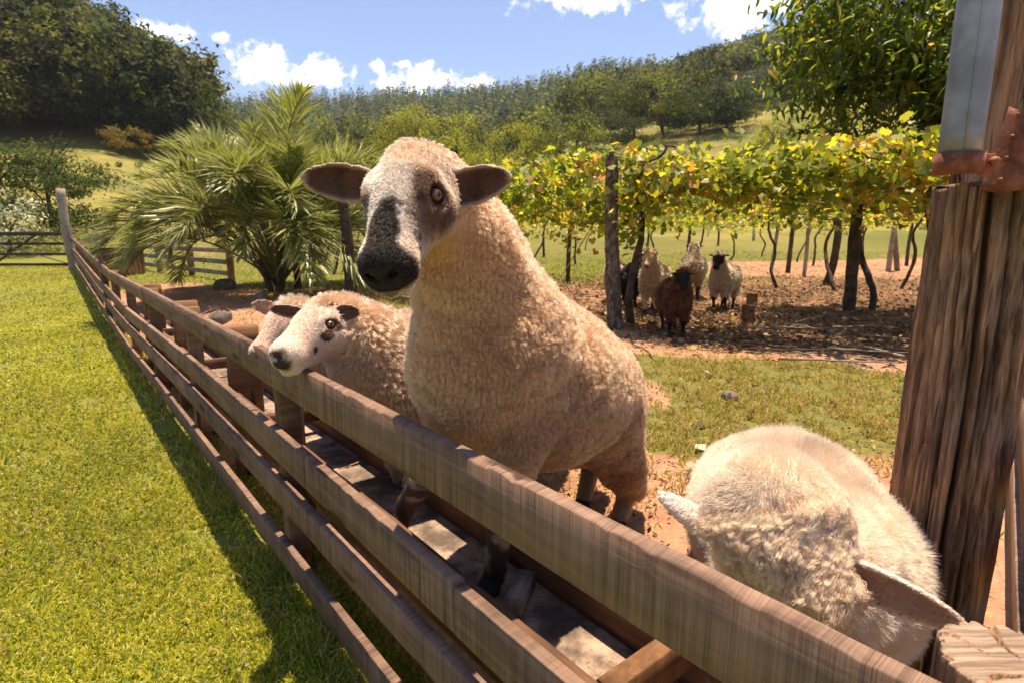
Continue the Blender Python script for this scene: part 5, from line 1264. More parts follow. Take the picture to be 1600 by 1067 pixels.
class Head:
    def __init__(s, o, tip, up, sc=1.0):
        s.o = np.asarray(o, float); s.f = unit(np.asarray(tip, float) - s.o); up = np.asarray(up, float); s.u = unit(up - s.f * (up @ s.f)); s.s = np.cross(s.f, s.u); s.k = sc
    def w(s, a, b, c): return s.o + s.k * (a * s.f + b * s.s + c * s.u)
    def loc(s, P): q = (P - s.o) / s.k; return np.stack([q @ s.f, q @ s.s, q @ s.u], -1)
    def add(s, B, fine=True, topknot=True):
        k = s.k; w = s.w
        B.cone(w(-.022, 0, -.005), .066 * k, w(.045, 0, .0), .064 * k, FACE, .03)
        B.cone(w(.05, 0, .004), .054 * k, w(.185, 0, -.010), .039 * k, FACE, .03)
        B.cone(w(.03, 0, .036), .034 * k, w(.200, 0, .010), .025 * k, FACE, .035)
        B.cone(w(.198, -.016, -.008), .034 * k, w(.198, .016, -.008), .034 * k, FACE, .03)
        B.cone(w(.215, -.012, .000), .022 * k, w(.215, .012, .000), .022 * k, FACE, .015)
        for g in (-1, 1): B.cone(w(.224, .012 * g, -.024), .018 * k, w(.205, .030 * g, -.024), .016 * k, FACE, .014)
        B.cone(w(.04, 0, -.056), .040 * k, w(.190, 0, -.042), .024 * k, FACE, .03)
        B.cone(w(.200, -.012, -.052), .019 * k, w(.208, .012, -.052), .019 * k, FACE, .010)
        for g in (-1, 1):
            B.ball(w(.045, .042 * g, -.024), .040 * k, FACE, .04)
            B.ball(w(.045, .044 * g, .012), .028 * k, FACE, .03)
            B.cone(w(.020, .051 * g, .033), .018 * k, w(.062, .052 * g, .035), .012 * k, FACE, .02)
        if topknot: B.cone(w(-.030, 0, .022), .050 * k, w(-.002, 0, .032), .038 * k, WOOL, .025)
        B.cone(w(-.05, 0, -.03), .072 * k, w(-.02, 0, -.03), .064 * k, WOOL, .03)
        if fine:
            for g in (-1, 1):
                e = s.eye(g); B.sub(e[0] + e[1] * .004 * k, .0165 * k, e[0] + e[1] * .02 * k, .015 * k, .006)
                th = np.linspace(0, 2 * PI, 15)
                pts = [e[0] + k * (e[1] * (.0095 - .005 * abs(math.cos(a))) + e[2] * .0185 * math.cos(a) + e[3] * ((.0074 if math.sin(a) > 0 else .0100) * math.sin(a) + .0)) for a in th]
                for p, q, a in zip(pts[:-1], pts[1:], th): B.cone(p, (.0062 if math.sin(a) > 0 else .0042) * k, q, (.0062 if math.sin(a) > 0 else .0042) * k, FACE, .005)
                B.sub(w(.240, .007 * g, -.010), .0062 * k, w(.230, .021 * g, .004), .0075 * k, .005)
                B.sub(w(.230, .021 * g, .004), .0070 * k, w(.222, .029 * g, -.002), .0045 * k, .005)
                B.sub(w(.244, 0, -.039), .0046 * k, w(.229, .026 * g, -.041), .0044 * k, .003)
                B.sub(w(.229, .026 * g, -.041), .0044 * k, w(.186, .046 * g, -.036), .0036 * k, .003)
            B.sub(w(.243, 0, -.014), .0026 * k, w(.246, 0, -.037), .0030 * k, .004)
    def eye(s, g):
        c = s.w(.054, .0650 * g, .017); out = unit(.30 * s.f + g * .88 * s.s + .34 * s.u); fw = unit(s.f - out * (s.f @ out)); fw = unit(fw - 0.25 * s.u); fw = unit(fw - out * (fw @ out)); return c, out, fw, np.cross(out, fw) * (1 if (np.cross(out, fw) @ s.u) > 0 else -1)
def smooth_normals(V, Q):
    n = np.cross(V[Q[:, 2]] - V[Q[:, 0]], V[Q[:, 3]] - V[Q[:, 1]]); vn = np.zeros_like(V)
    for i in range(4): np.add.at(vn, Q[:, i], n)
    return unit(vn)
def surf_sample(V, Q, vn, dens_v, r):
    """random points on the quads with a per-vertex density (per square metre)"""
    T = np.concatenate([Q[:, [0, 1, 2]], Q[:, [0, 2, 3]]]); ar = 0.5 * np.linalg.norm(np.cross(V[T[:, 1]] - V[T[:, 0]], V[T[:, 2]] - V[T[:, 0]]), axis=1)
    w = ar * dens_v[T].mean(1); n = r.poisson(w); ti = np.repeat(np.arange(len(T)), n); m = len(ti)
    a = r.random(m); b = r.random(m); fl = a + b > 1; a[fl] = 1 - a[fl]; b[fl] = 1 - b[fl]; bc = np.stack([1 - a - b, a, b], -1)[:, :, None]
    tv = T[ti]; return (V[tv] * bc).sum(1), unit((vn[tv] * bc).sum(1)), tv[:, 0]
def clumps(P, cell, r, warp=0.6):
    q = P + (np.stack([fbm(P / cell * 0.45 + 11 * i, 2, 70 + i) for i in range(3)], -1) - 0.5) * cell * warp * 3
    key = np.floor(q / cell).astype(np.int64); key -= key.min(0); m = key.max(0) + 1; kk = (key[:, 0] * m[1] + key[:, 1]) * m[2] + key[:, 2]
    _, inv = np.unique(kk, return_inverse=True); nc = inv.max() + 1; ct = np.bincount(inv, minlength=nc)
    cen = np.stack([np.bincount(inv, P[:, i], nc) for i in range(3)], -1) / ct[:, None]
    return inv, cen, nc
def strands(P, Nn, L, flow, r, K=5, clump=0.0, cell=0.02, curl=0.0, lift=0.7, tight=0.7, jitter=0.25, turns=2.5):
    N = len(P); L = np.broadcast_to(L, (N,))
    flow = flow - Nn * (flow * Nn).sum(1, keepdims=True)
    d = unit(Nn * lift + flow + r.normal(size=(N, 3)) * jitter)
    t_ = np.linspace(0, 1, K)[None, :, None]
    bend = unit(d + flow * 0.8)
    pts = P[:, None] + L[:, None, None] * (d[:, None] * t_ * (1 - 0.35 * t_) + bend[:, None] * 0.35 * t_ * t_)
    if clump > 0:
        inv, cen, nc = clumps(P, cell, r); tipm = np.stack([np.bincount(inv, pts[:, -1, i], nc) for i in range(3)], -1) / np.bincount(inv, minlength=nc)[:, None]
        tipm = tipm + r.normal(size=(nc, 3)) * cell * 0.22
        midm = np.stack([np.bincount(inv, pts[:, K // 2, i], nc) for i in range(3)], -1) / np.bincount(inv, minlength=nc)[:, None]
        ax = cen[:, None] * (1 - t_) ** 2 + 2 * midm[:, None] * t_ * (1 - t_) + tipm[:, None] * t_ ** 2
        tipm = cen + (tipm - cen) * r.uniform(0.75, 1.22, (nc, 1)); ph = r.uniform(0, 2 * PI, nc)
        e1 = unit(np.cross(tipm - cen, r.normal(size=(nc, 3)))); e2 = unit(np.cross(tipm - cen, e1))
        if curl: a = ph[:, None, None] + turns * 2 * PI * t_; ax = ax + curl * (t_ ** 0.8) * (np.cos(a) * e1[:, None] + np.sin(a) * e2[:, None])
        wgt = clump * t_ ** 0.9 * r.uniform(tight, 1.0, (N, 1, 1))
        pts = pts * (1 - wgt) + ax[inv] * wgt
    pts[:, 0] -= Nn * 0.002
    return pts
def mat_wool(name, rough=0.5):
    t = NT(name); c = t.attr('col'); hi = t.n('ShaderNodeHairInfo')
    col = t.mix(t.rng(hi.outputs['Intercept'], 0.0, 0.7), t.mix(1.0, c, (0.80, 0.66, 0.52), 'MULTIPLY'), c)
    h = t.n('ShaderNodeBsdfHairPrincipled', model='CHIANG', parametrization='COLOR')
    t.l(col, h.inputs['Color']); h.inputs['Roughness'].default_value = rough; h.inputs['Radial Roughness'].default_value = 0.75; h.inputs['IOR'].default_value = 1.5
    h.inputs['Random Roughness'].default_value = 0.2
    d = t.n('ShaderNodeBsdfDiffuse'); t.l(col, d.inputs['Color'])
    mx = t.n('ShaderNodeMixShader'); mx.inputs[0].default_value = 0.45; t.l(h.outputs[0], mx.inputs[1]); t.l(d.outputs[0], mx.inputs[2])
    t.l(mx.outputs[0], t.out.inputs[0]); return t.m
M['wool'] = mat_wool('wool_fibre')
t = NT('fleece_skin'); c = t.attr('vcol'); v = t.coord('Object'); n1 = t.noise(v, 90, 4, 0.6)
t.principled(c, 0.85, t.bump(n1, 0.5, 0.006), spec=0.15); M['skin'] = t.m
t = NT('wet_eye'); c = t.attr('vcol'); b = t.principled(c, 0.08, None, 0, 0.6); M['eye'] = t.m
def add_eye(hd, g, parent):
    c, out, fw, up = hd.eye(g); R_ = .0146 * hd.k; n1, n2 = 28, 18
    ph = np.linspace(0, PI, n2); th = np.linspace(0, 2 * PI, n1, endpoint=False); T_, Pp = np.meshgrid(th, ph)
    q = np.stack([np.cos(Pp), np.sin(Pp) * np.cos(T_), np.sin(Pp) * np.sin(T_)], -1).reshape(-1, 3)
    V = c + R_ * (q[:, :1] * out + q[:, 1:2] * fw + q[:, 2:] * up)
    idx = np.arange(n1 * n2).reshape(n2, n1); nx = np.roll(idx, -1, 1); Q = np.stack([idx[:-1], idx[1:], nx[1:], nx[:-1]], -1).reshape(-1, 4)
    rad = np.hypot(q[:, 1], q[:, 2]); col = np.where((rad < 0.60)[:, None] & (q[:, :1] > 0), np.array([[0.20, 0.10, 0.03]]), np.array([[0.05, 0.03, 0.02]]))
    pup = (np.abs(q[:, 2]) < 0.24) & (np.abs(q[:, 1]) < 0.46) & (q[:, 0] > 0); col[pup] = (0.006, 0.005, 0.005)
    me = mesh_np('eye', V, Q, True); point_attr(me, 'vcol', col); return obj('eye', me, M['eye'], parent)
def make_sheep(label, base, B, hd, res, colf, seed, wool, face_hair, group, wool_label=None, gravity=0.55, extra=None, eyes=(-1, 1), relief=0.012):
    """colf(V, zone, headcoords) -> colours; wool / face_hair: dicts of strand settings"""
    r = np.random.default_rng(seed)
    V, Q, zone = B.build(res); vn = smooth_normals(V, Q); hc = hd.loc(V)
    amp = relief * (zone == WOOL) * sstep(0.10, 0.26, np.linalg.norm(V - hd.o, axis=1))
    q_ = V * np.array([16, 16, 30]) + (np.stack([fbm(V * 6 + 9 * i, 2, 50 + i) for i in range(3)], -1) - .5) * 5
    rdg = np.abs(2 * fbm(q_, 2, 40) - 1); lum = fbm(V * 7, 3, 41) - 0.5
    V = V + vn * (amp * (1.4 * lum + 0.9 * sstep(0.0, 0.30, rdg) - 0.7))[:, None]; vn = smooth_normals(V, Q)
    make_sheep.rim = B.rim
    col, wl_ = colf(V, zone, hc, vn)                      # colour and wool length factor per vertex
    root = thing('sheep', label, 'sheep', tuple(base), group)
    me = mesh_np('body', V, Q, True); point_attr(me, 'vcol', col * np.where((zone == WOOL)[:, None], 0.72, 1.0)); body = obj('body', me, M['skin'], root)
    for g in eyes: add_eye(hd, g, root)
    grav = np.array([0, 0, -1.0])
    if wool:
        dv = np.where((zone == WOOL) | (wl_ > 0.35), wool['dens'], 0.0) * np.clip(wl_, 0, 1).clip(0.3)
        P, Nn, vi = surf_sample(V, Q, vn, dv, r); N = len(P)
        flow = np.tile(grav * gravity, (N, 1)) + (np.stack([fbm(P * 5 + 7 * i, 2, 80 + i) for i in range(3)], -1) - 0.5) * 1.3
        if wool.get('comb') is not None: flow = flow + np.asarray(wool['comb'])
        Lw = wool['len'] * wl_[vi] * r.uniform(0.7, 1.2, N) * (0.75 + 0.5 * fbm(P * 9, 2, 90))
        pts = strands(P, Nn, Lw, flow, r, 5, wool.get('clump', 0.8), wool['cell'], wool.get('curl', 0.0), wool.get('lift', 0.9), wool.get('tight', 0.55), wool.get('jit', 0.3))
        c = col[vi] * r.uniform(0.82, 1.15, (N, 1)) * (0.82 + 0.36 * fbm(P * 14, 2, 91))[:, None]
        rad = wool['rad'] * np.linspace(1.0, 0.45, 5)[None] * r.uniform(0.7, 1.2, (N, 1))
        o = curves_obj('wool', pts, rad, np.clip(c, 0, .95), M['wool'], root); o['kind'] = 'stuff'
        if wool_label: o['label'] = wool_label
    if face_hair:
        hairy = (zone != WOOL) & (zone != HOOF) & (wl_ <= 0.35)
        nose = (hc[:, 0] > 0.232) & (zone == FACE)
        eyed = np.min([np.linalg.norm(V - (hd.eye(g)[0] + hd.eye(g)[1] * .008 * hd.k), axis=1) for g in (-1, 1)], 0) < .0265 * hd.k
        dv = np.where(hairy & ~nose & ~eyed, face_hair['dens'], 0.0)
        P, Nn, vi = surf_sample(V, Q, vn, dv, r); N = len(P); z = zone[vi]
        fl = np.where((z == FACE)[:, None], hd.f * 0.35 + grav * 0.25, grav * 0.8) + r.normal(size=(N, 3)) * 0.12
        fl = np.where((z == EAR)[:, None], np.sign(hc[vi, 1])[:, None] * hd.s * 1.6 + r.normal(size=(N, 3)) * 0.15, fl)
        Lh = face_hair['len'] * r.uniform(0.6, 1.3, N) * np.where(z == LEG, 1.5, np.where(z == EAR, 0.55, 1.0)) * np.where((z == FACE), np.interp(hc[vi, 0], [0, .12, .24], [1.6, 1.0, 0.5]), 1.0)
        pts = strands(P, Nn, Lh, fl, r, 4, 0.35, 0.008, 0, 0.45, 0.2, 0.2)
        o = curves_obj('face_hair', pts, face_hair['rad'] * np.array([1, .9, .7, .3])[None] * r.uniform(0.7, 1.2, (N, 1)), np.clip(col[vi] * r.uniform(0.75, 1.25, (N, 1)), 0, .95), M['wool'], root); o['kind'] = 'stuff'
    if extra: extra(root, V, Q, vn, zone, hc, col, r)
    return root
CREAM = np.array([0.66, 0.50, 0.36]); WHITE = np.array([0.80, 0.68, 0.56]); DIRT_AND_BOUNCE = np.array([0.40, 0.22, 0.11])  # last tone: soiled wool, also paints warm ground bounce on lower fleece

def std_legs(B, chest, rump, fwd, hgt=0.30, spread=0.10, rad=.062):
    side = np.array([fwd[1], -fwd[0], 0])
    for c, dx in ((chest, 0.02), (rump, -0.02)):
        for g in (-1, 1):
            p = np.array(c) + side * spread * g + np.array(fwd) * dx; g0 = gz(p[0], p[1]); f0 = np.array([p[0], p[1], g0])
            hk = f0 + [0, 0, (p[2] - g0) * 0.45]
            bend = np.array(fwd) * (0.03 if dx > 0 else -0.05)
            B.cone(p - [0, 0, .05], rad * 1.6, hk + bend * .6, rad * .75, WOOL, .05)
            B.cone(hk + bend, rad * .62, f0 + [0, 0, .06], rad * .40, LEG, .02)
            B.cone(f0 + [0, 0, .06], rad * .42, f0 + np.array(fwd) * .012 + [0, 0, .008], rad * .55, HOOF, .01)
# ---------------- the tall sheep standing in the trough
B = Body()
hd = Head(at(643, 294, 1.20), at(604, 410, 1.05), (-0.28, -1.0, 0.30), 1.05)
hd.add(B)
B.cone(at(690, 318, 1.30), .080, at(724, 395, 1.40), .114, WOOL, .07)
B.cone(at(724, 395, 1.40), .114, at(770, 520, 1.50), .184, WOOL, .08)
B.cone(at(768, 545, 1.50), .197, at(842, 596, 1.72), .235, WOOL, .08)
B.cone(at(842, 600, 1.72), .232, at(905, 612, 1.93), .212, WOOL, .08)
B.cone(at(722, 600, 1.45), .110, at(748, 640, 1.50), .110, WOOL, .08)
# forelegs into the trough
hfL = atz(622, 842, TZ + 0.02); hfR = atz(771, 918, TZ + 0.02)
B.cone(at(725, 625, 1.50), .085, at(690, 700, 1.56), .050, WOOL, .05)
B.cone(at(690, 700, 1.56), .042, hfL + [0.03, 0.02, .12], .027, LEG, .03)
B.cone(hfL + [0.03, 0.02, .12], .028, hfL + [0, 0, .035], .026, LEG, .02)
B.cone(hfL + [0, 0, .04], .027, hfL + [-.012, -.008, .006], .033, HOOF, .012)
B.cone(at(815, 640, 1.52), .100, at(795, 722, 1.45), .062, WOOL, .06)
B.cone(at(795, 722, 1.45), .045, at(783, 800, 1.42), .030, LEG, .03)
B.cone(at(783, 800, 1.42), .031, hfR + [0.005, 0.005, .04], .027, LEG, .02)
B.cone(hfR + [0, 0, .045], .028, hfR + [-.014, -.012, .006], .035, HOOF, .012)
# hind legs on the ground
def foot(px, py):
    p = atz(px, py, 0.3)
    for _ in range(5): p = atz(px, py, gz(p[0], p[1]))
    return p
h1 = foot(968, 822); h2 = foot(912, 790)
B.cone(at(945, 655, 1.95), .130, at(972, 728, h1[1] + .02), .078, WOOL, .06)
B.cone(at(972, 728, h1[1] + .02), .074, h1 + [0.045, 0.05, .15], .050, WOOL, .04)
B.cone(h1 + [0.045, 0.05, .16], .038, h1 + [0.01, 0.01, .07], .026, LEG, .03)
B.cone(h1 + [0.01, 0.01, .07], .027, h1 + [0, -.005, .04], .027, LEG, .015)
B.cone(h1 + [0.0, -.004, .035], .028, h1 + [-.012, -.015, .010], .031, HOOF, .01)
B.cone(at(890, 680, 2.05), .110, h2 + [0.05, 0.05, .26], .06, WOOL, .06)
B.cone(h2 + [0.05, 0.05, .24], .045, h2 + [0.01, 0.01, .07], .027, LEG, .03)
B.cone(h2 + [0.01, 0.01, .07], .027, h2 + [0, -.005, .04], .027, LEG, .015)
B.cone(h2 + [0.0, -.004, .035], .028, h2 + [-.012, -.015, .010], .031, HOOF, .01)
B.cone(at(965, 585, 2.12), .045, at(985, 640, 2.18), .03, WOOL, .04)
B.ear(at(585, 292, 1.215), at(473, 277, 1.215), np.array([0.10, -1, -0.12]), .039)
B.ear(at(706, 300, 1.245), at(800, 274, 1.225), np.array([-0.10, -1, -0.12]), .040)
def col_main(V, zone, hc, vn):
    a, b, c = hc.T; N = len(V)
    col = np.tile(np.array([0.80, 0.52, 0.31]), (N, 1)); n = fbm(V * 40, 3, 5) - 0.5; n2 = fbm(V * 14, 3, 6) - 0.5; n3 = fbm(V * 110, 2, 7) - .5
    low = sstep(1.42, 0.85, V[:, 2] + 0.12 * n2); col = col * (1 - 0.62 * low[:, None]) + np.array([0.46, 0.25, 0.115]) * 0.62 * low[:, None]  # browner downwards: dirt plus shade and soil-bounced light painted into the fleece
    dirty = sstep(0.05, 0.22, n2 + 0.02); col = col * (1 - 0.28 * dirty[:, None]) + DIRT_AND_BOUNCE * 0.28 * dirty[:, None]
    f = zone == FACE
    fc = np.tile(np.array([0.66, 0.50, 0.38]), (N, 1))
    blaze = sstep(-.050, -.028, b + .03 * n2 + .02 * n) * sstep(0.0, .03, a + .02 * n); fc = fc * (1 - blaze[:, None]) + np.array([0.82, 0.73, 0.66]) * blaze[:, None]
    eyep = np.exp(-(((a - .060) / .040) ** 2 + ((np.abs(b) - .070) / .036) ** 2)); side_d = sstep(.028, .055, -b + .02 * n) * sstep(.015, .04, a) * sstep(.16, .11, a + .03 * n)
    dk = np.clip(np.maximum(sstep(.34, .70, eyep * np.where(b > 0, .75, 1.0) + 0.6 * n), 0.92 * side_d * sstep(-.07, -.02, c + 0.05 * n)), 0, 1)[:, None]; fc = fc * (1 - dk) + np.array([0.16, 0.092, 0.06]) * dk
    mz = np.clip(sstep(.178, .206, a + .03 * n) + sstep(.014 + .014 * sstep(.11, .17, a), .004 + .012 * sstep(.11, .17, a), np.abs(b + .004 + .030 * n2 + .022 * n) - .005) * sstep(.094, .114, a + .05 * n) * (c > 0.0), 0, 1)
    lip = sstep(-.030, -.036, c) * (a > .17); chin = sstep(-.046, -.056, c); mz = mz * (1 - 0.9 * chin) * (1 - .30 * lip)
    sp = sstep(.08, .16, n + .7 * n3) * sstep(.05, .085, a) * (np.abs(b) < .05); mz = np.maximum(mz, sp * .8)[:, None]
    fc = fc * (1 - mz) + np.array([0.022, 0.018, 0.017]) * mz
    lid = np.min([np.linalg.norm(V - (hd.eye(g)[0] + hd.eye(g)[1] * .008 * hd.k), axis=1) for g in (-1, 1)], 0); lidm = sstep(.028, .022, lid)[:, None]; fc = fc * (1 - lidm) + np.array([0.05, 0.03, 0.022]) * lidm
    brow = sstep(.045, -.02, a + .02 * n)[:, None]; fc = fc * (1 - brow) + np.array([0.60, 0.45, 0.34]) * brow
    cheek = (sstep(-.035, -.06, c) * (a < .15))[:, None]; fc = fc * (1 - .6 * cheek) + np.array([0.55, 0.38, 0.25]) * .6 * cheek
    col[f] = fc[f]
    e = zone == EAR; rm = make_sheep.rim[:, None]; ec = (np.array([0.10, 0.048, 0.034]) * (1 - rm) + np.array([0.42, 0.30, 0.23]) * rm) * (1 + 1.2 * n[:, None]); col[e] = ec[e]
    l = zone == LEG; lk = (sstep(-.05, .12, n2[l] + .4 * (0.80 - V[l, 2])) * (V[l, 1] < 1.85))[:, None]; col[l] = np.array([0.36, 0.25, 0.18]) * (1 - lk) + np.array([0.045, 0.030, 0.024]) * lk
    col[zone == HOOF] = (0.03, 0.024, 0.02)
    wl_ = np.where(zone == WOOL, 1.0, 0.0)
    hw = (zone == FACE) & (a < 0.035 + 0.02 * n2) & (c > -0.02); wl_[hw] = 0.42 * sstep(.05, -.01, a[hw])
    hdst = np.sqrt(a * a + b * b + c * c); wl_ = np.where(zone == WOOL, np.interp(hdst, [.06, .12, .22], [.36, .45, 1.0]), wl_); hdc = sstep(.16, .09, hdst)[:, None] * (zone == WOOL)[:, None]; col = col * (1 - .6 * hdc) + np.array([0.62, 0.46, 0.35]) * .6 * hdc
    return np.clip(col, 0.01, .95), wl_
SC_W = dict(dens=300000, len=0.021, rad=0.00036, cell=0.012, clump=0.74, curl=0.0030, lift=0.9, tight=0.4, jit=0.30)
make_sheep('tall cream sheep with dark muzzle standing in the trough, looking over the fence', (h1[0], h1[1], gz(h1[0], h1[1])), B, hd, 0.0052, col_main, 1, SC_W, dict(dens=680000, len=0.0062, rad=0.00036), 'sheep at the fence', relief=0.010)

# ---------------- the white-faced sheep peering from behind, and the one behind it
def col_white(V, zone, hc, vn):
    a, b, c = hc.T; N = len(V); n = fbm(V * 40, 3, 5) - 0.5; n2 = fbm(V * 12, 3, 6) - 0.5
    col = np.tile(np.array([0.76, 0.54, 0.36]), (N, 1)); low = sstep(1.0, 0.65, V[:, 2] + 0.1 * n2)[:, None]; col = col * (1 - .5 * low) + DIRT_AND_BOUNCE * .5 * low  # lower wool: dirt and warm bounce off the soil, put into the colour
    f = zone == FACE; fc = np.tile(np.array([0.82, 0.66, 0.56]), (N, 1))
    d1 = np.exp(-(((a - .054) / .026) ** 2 + ((c - .015) / .026) ** 2)) ; d2 = np.exp(-(((a - .085) / .022) ** 2 + ((c + .006) / .018) ** 2)); d3 = np.exp(-(((a - .128) / .011) ** 2 + ((c + .034) / .012) ** 2))
    dk = (sstep(.30, .55, np.maximum(np.maximum(d1, d2), d3) + .5 * n) * (b < 0))[:, None]; fc = fc * (1 - dk) + np.array([0.09, 0.052, 0.036]) * dk
    mz = sstep(.222, .238, a + .02 * n)[:, None]; fc = fc * (1 - mz) + np.array([0.045, 0.032, 0.03]) * mz
    col[f] = fc[f]; e = zone == EAR; rm = make_sheep.rim[:, None]; col[e] = (np.array([0.10, 0.05, 0.036]) * (1 - rm) + np.array([0.5, 0.36, 0.28]) * rm)[e]; col[zone == LEG] = (0.42, 0.30, 0.21); col[zone == HOOF] = (.04, .03, .025)
    wl_ = np.where(zone == WOOL, 1.0, 0.0); hw = (zone == FACE) & (a < 0.03 + 0.02 * n2) & (c > -0.03); wl_[hw] = 0.6
    return np.clip(col, .01, .95), wl_
B = Body()
hd = Head(at(508, 508, 2.02), at(447, 550, 1.82), (-0.45, -0.85, 0.75), 1.10)
hd.add(B)
chest = at(618, 598, 2.20); fwd = unit(np.array([-0.62, -0.42, 0])); rump = chest - fwd * 0.62 + [0, 0, -.02]
B.cone(at(545, 512, 2.06), .085, at(582, 545, 2.14), .135, WOOL, .06)
B.cone(at(582, 545, 2.14), .135, chest, .19, WOOL, .08)
B.cone(chest, .20, rump, .215, WOOL, .08)
std_legs(B, chest - fwd * .10, rump + fwd * .06, fwd)
B.ear(at(530, 490, 2.00), at(565, 487, 1.98), np.array([-0.25, -1, 0.0]), .033)
B.ear(at(474, 490, 2.06), at(420, 481, 2.04), np.array([0.1, -1, 0.0]), .026)
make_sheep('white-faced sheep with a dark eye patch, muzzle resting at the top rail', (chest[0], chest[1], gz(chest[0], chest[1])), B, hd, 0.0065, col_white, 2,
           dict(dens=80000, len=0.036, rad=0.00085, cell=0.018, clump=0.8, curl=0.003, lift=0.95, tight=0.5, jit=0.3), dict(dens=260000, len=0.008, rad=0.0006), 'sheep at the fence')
def col_plain(wool, face, leg, ear):
    def f_(V, zone, hc, vn):
        N = len(V); n = fbm(V * 20, 3, 5) - .5; col = np.tile(np.array(wool, float), (N, 1)) * (1 + .4 * n[:, None])
        col[zone == FACE] = face; col[zone == LEG] = leg; col[zone == EAR] = ear; col[zone == HOOF] = (.03, .025, .02)
        m = (zone == FACE) & (hc[:, 0] > .228); col[m] = np.array(face) * .3
        wl_ = np.where(zone == WOOL, 1.0, 0.0); return np.clip(col, .008, .95), wl_
    return f_
B = Body()
hd = Head(at(452, 502, 2.52), at(405, 552, 2.36), (-0.10, -0.6, 1.0), 1.0); hd.add(B)
chest = at(545, 565, 2.75); rump = chest - fwd * 0.62
B.cone(at(465, 510, 2.56), .085, at(510, 545, 2.68), .135, WOOL, .06); B.cone(at(510, 545, 2.68), .135, chest, .19, WOOL, .08); B.cone(chest, .20, rump, .215, WOOL, .08)
std_legs(B, chest - fwd * .10, rump + fwd * .06, fwd)
B.ear(at(432, 485, 2.56), at(392, 474, 2.52), np.array([0.1, -1, 0.2]), .034); B.ear(at(462, 488, 2.48), at(490, 484, 2.44), np.array([-.2, -1, 0.1]), .03)
make_sheep('pale sheep mostly hidden behind the white-faced one, pink ear showing', (chest[0], chest[1], gz(chest[0], chest[1])), B, hd, 0.008, col_plain((0.66, 0.50, 0.37), (0.62, 0.45, 0.36), (0.4, 0.3, 0.2), (0.42, 0.24, 0.18)), 3,
           dict(dens=36000, len=0.036, rad=0.0012, cell=0.02, clump=0.8, curl=0.003), dict(dens=90000, len=0.009, rad=0.0009), 'sheep at the fence')

# ---------------- the woolly sheep feeding at the lower right
B = Body()
o_ = at(1222, 858, 0.935); hd = Head(o_, o_ + np.array([0.060, -0.095, -0.24]), (-0.16, -1.0, 0.45), 1.08); hd.add(B, topknot=False)
B.cone(hd.w(-.06, 0, .01), .085, hd.w(.035, 0, .055), .052, WOOL, .04)
B.cone(hd.w(-.06, 0, -.01), .09, at(1258, 895, 1.10), .125, WOOL, .08)
m1 = at(1272, 878, 1.24); m2 = at(1226, 812, 1.48); m3 = at(1188, 775, 1.74)
B.cone(at(1258, 895, 1.10), .125, m1, .185, WOOL, .10); B.cone(m1, .185, m2, .210, WOOL, .10); B.cone(m2, .210, m3, .192, WOOL, .10)
fw4 = unit((m1 - m3) * [1, 1, 0]); std_legs(B, m1 - [0, 0, .06], m3 + fw4 * .04 - [0, 0, .06], fw4, spread=.11)
B.ear(at(1142, 842, .965), at(1032, 766, .985), np.array([0.55, 0.30, -0.75]), .026, thick=.006)
B.ear(at(1305, 878, .90), at(1512, 970, .80), np.array([-0.25, -0.80, -0.20]), .038, thick=.006)
def col_feed(V, zone, hc, vn):
    a, b, c = hc.T; N = len(V); n2 = fbm(V * 12, 3, 6) - 0.5; n = fbm(V * 40, 3, 5) - .5
    col = np.tile(np.array([0.88, 0.72, 0.56]), (N, 1)); low = sstep(0.62, 0.40, V[:, 2] + .08 * n2)[:, None]; col = col * (1 - .5 * low) + DIRT_AND_BOUNCE * .5 * low  # belly tint: soiling together with painted bounce light from the ground
    col = col * (1 - .16 * sstep(0.0, .2, n2)[:, None])
    near = np.exp(-((a / .12) ** 2 + (b / .13) ** 2 + ((c - .04) / .12) ** 2))[:, None]; col = col * (1 - .35 * near) + np.array([0.66, 0.46, 0.31]) * .35 * near
    col[zone == FACE] = (0.66, 0.52, 0.40); 
    e = zone == EAR; rm = make_sheep.rim[:, None]; ec = np.array([0.46, 0.28, 0.22]) * (1 - rm) + np.array([0.80, 0.64, 0.54]) * rm; ec[b > 0] = (0.80, 0.65, 0.55); col[e] = ec[e]
    col[zone == LEG] = (0.5, 0.38, 0.28); col[zone == HOOF] = (.04, .03, .025)
    wl_ = np.where(zone == WOOL, 1.0, 0.0)
    d = np.sqrt(a ** 2 + b ** 2 + c ** 2); wl_ = np.where(zone == WOOL, np.interp(d, [.09, .2], [.35, 1.0]), wl_)
    hw = (zone == FACE) & (a < .055) & (c > -.02); wl_[hw] = 0.4
    return np.clip(col, .01, .95), wl_
def topknot_locks(root, V, Q, vn, zone, hc, col, r):
    """curly locks hanging over the forehead"""
    a, b, c = hc.T; m = (a > -.09) & (a < .09) & (np.abs(b) < .105) & (c > 0.0) & (zone != EAR)
    P, Nn, vi = surf_sample(V, Q, vn, np.where(m, 800000.0, 0.0), r); N = len(P)
    fl = np.tile(hd.f * 0.8, (N, 1)) + (np.stack([fbm(P * 14 + 5 * i, 2, 60 + i) for i in range(3)], -1) - .5) * 2.4
    pts = strands(P, Nn, 0.040 * r.uniform(.7, 1.25, N) * (0.6 + .8 * fbm(P * 25, 2, 66)), fl, r, 11, 0.90, 0.0110, 0.0070, 0.8, 0.62, 0.4, 2.0)
    o = curves_obj('forelock', pts, 0.00030 * np.linspace(1, .5, 11)[None] * r.uniform(.7, 1.3, (N, 1)), np.clip(np.array([0.84, 0.62, 0.44]) * r.uniform(.75, 1.2, (N, 1)) * (0.55 + .9 * fbm(P * 45, 2, 67))[:, None], 0, .95), M['wool'], root); o['kind'] = 'stuff'
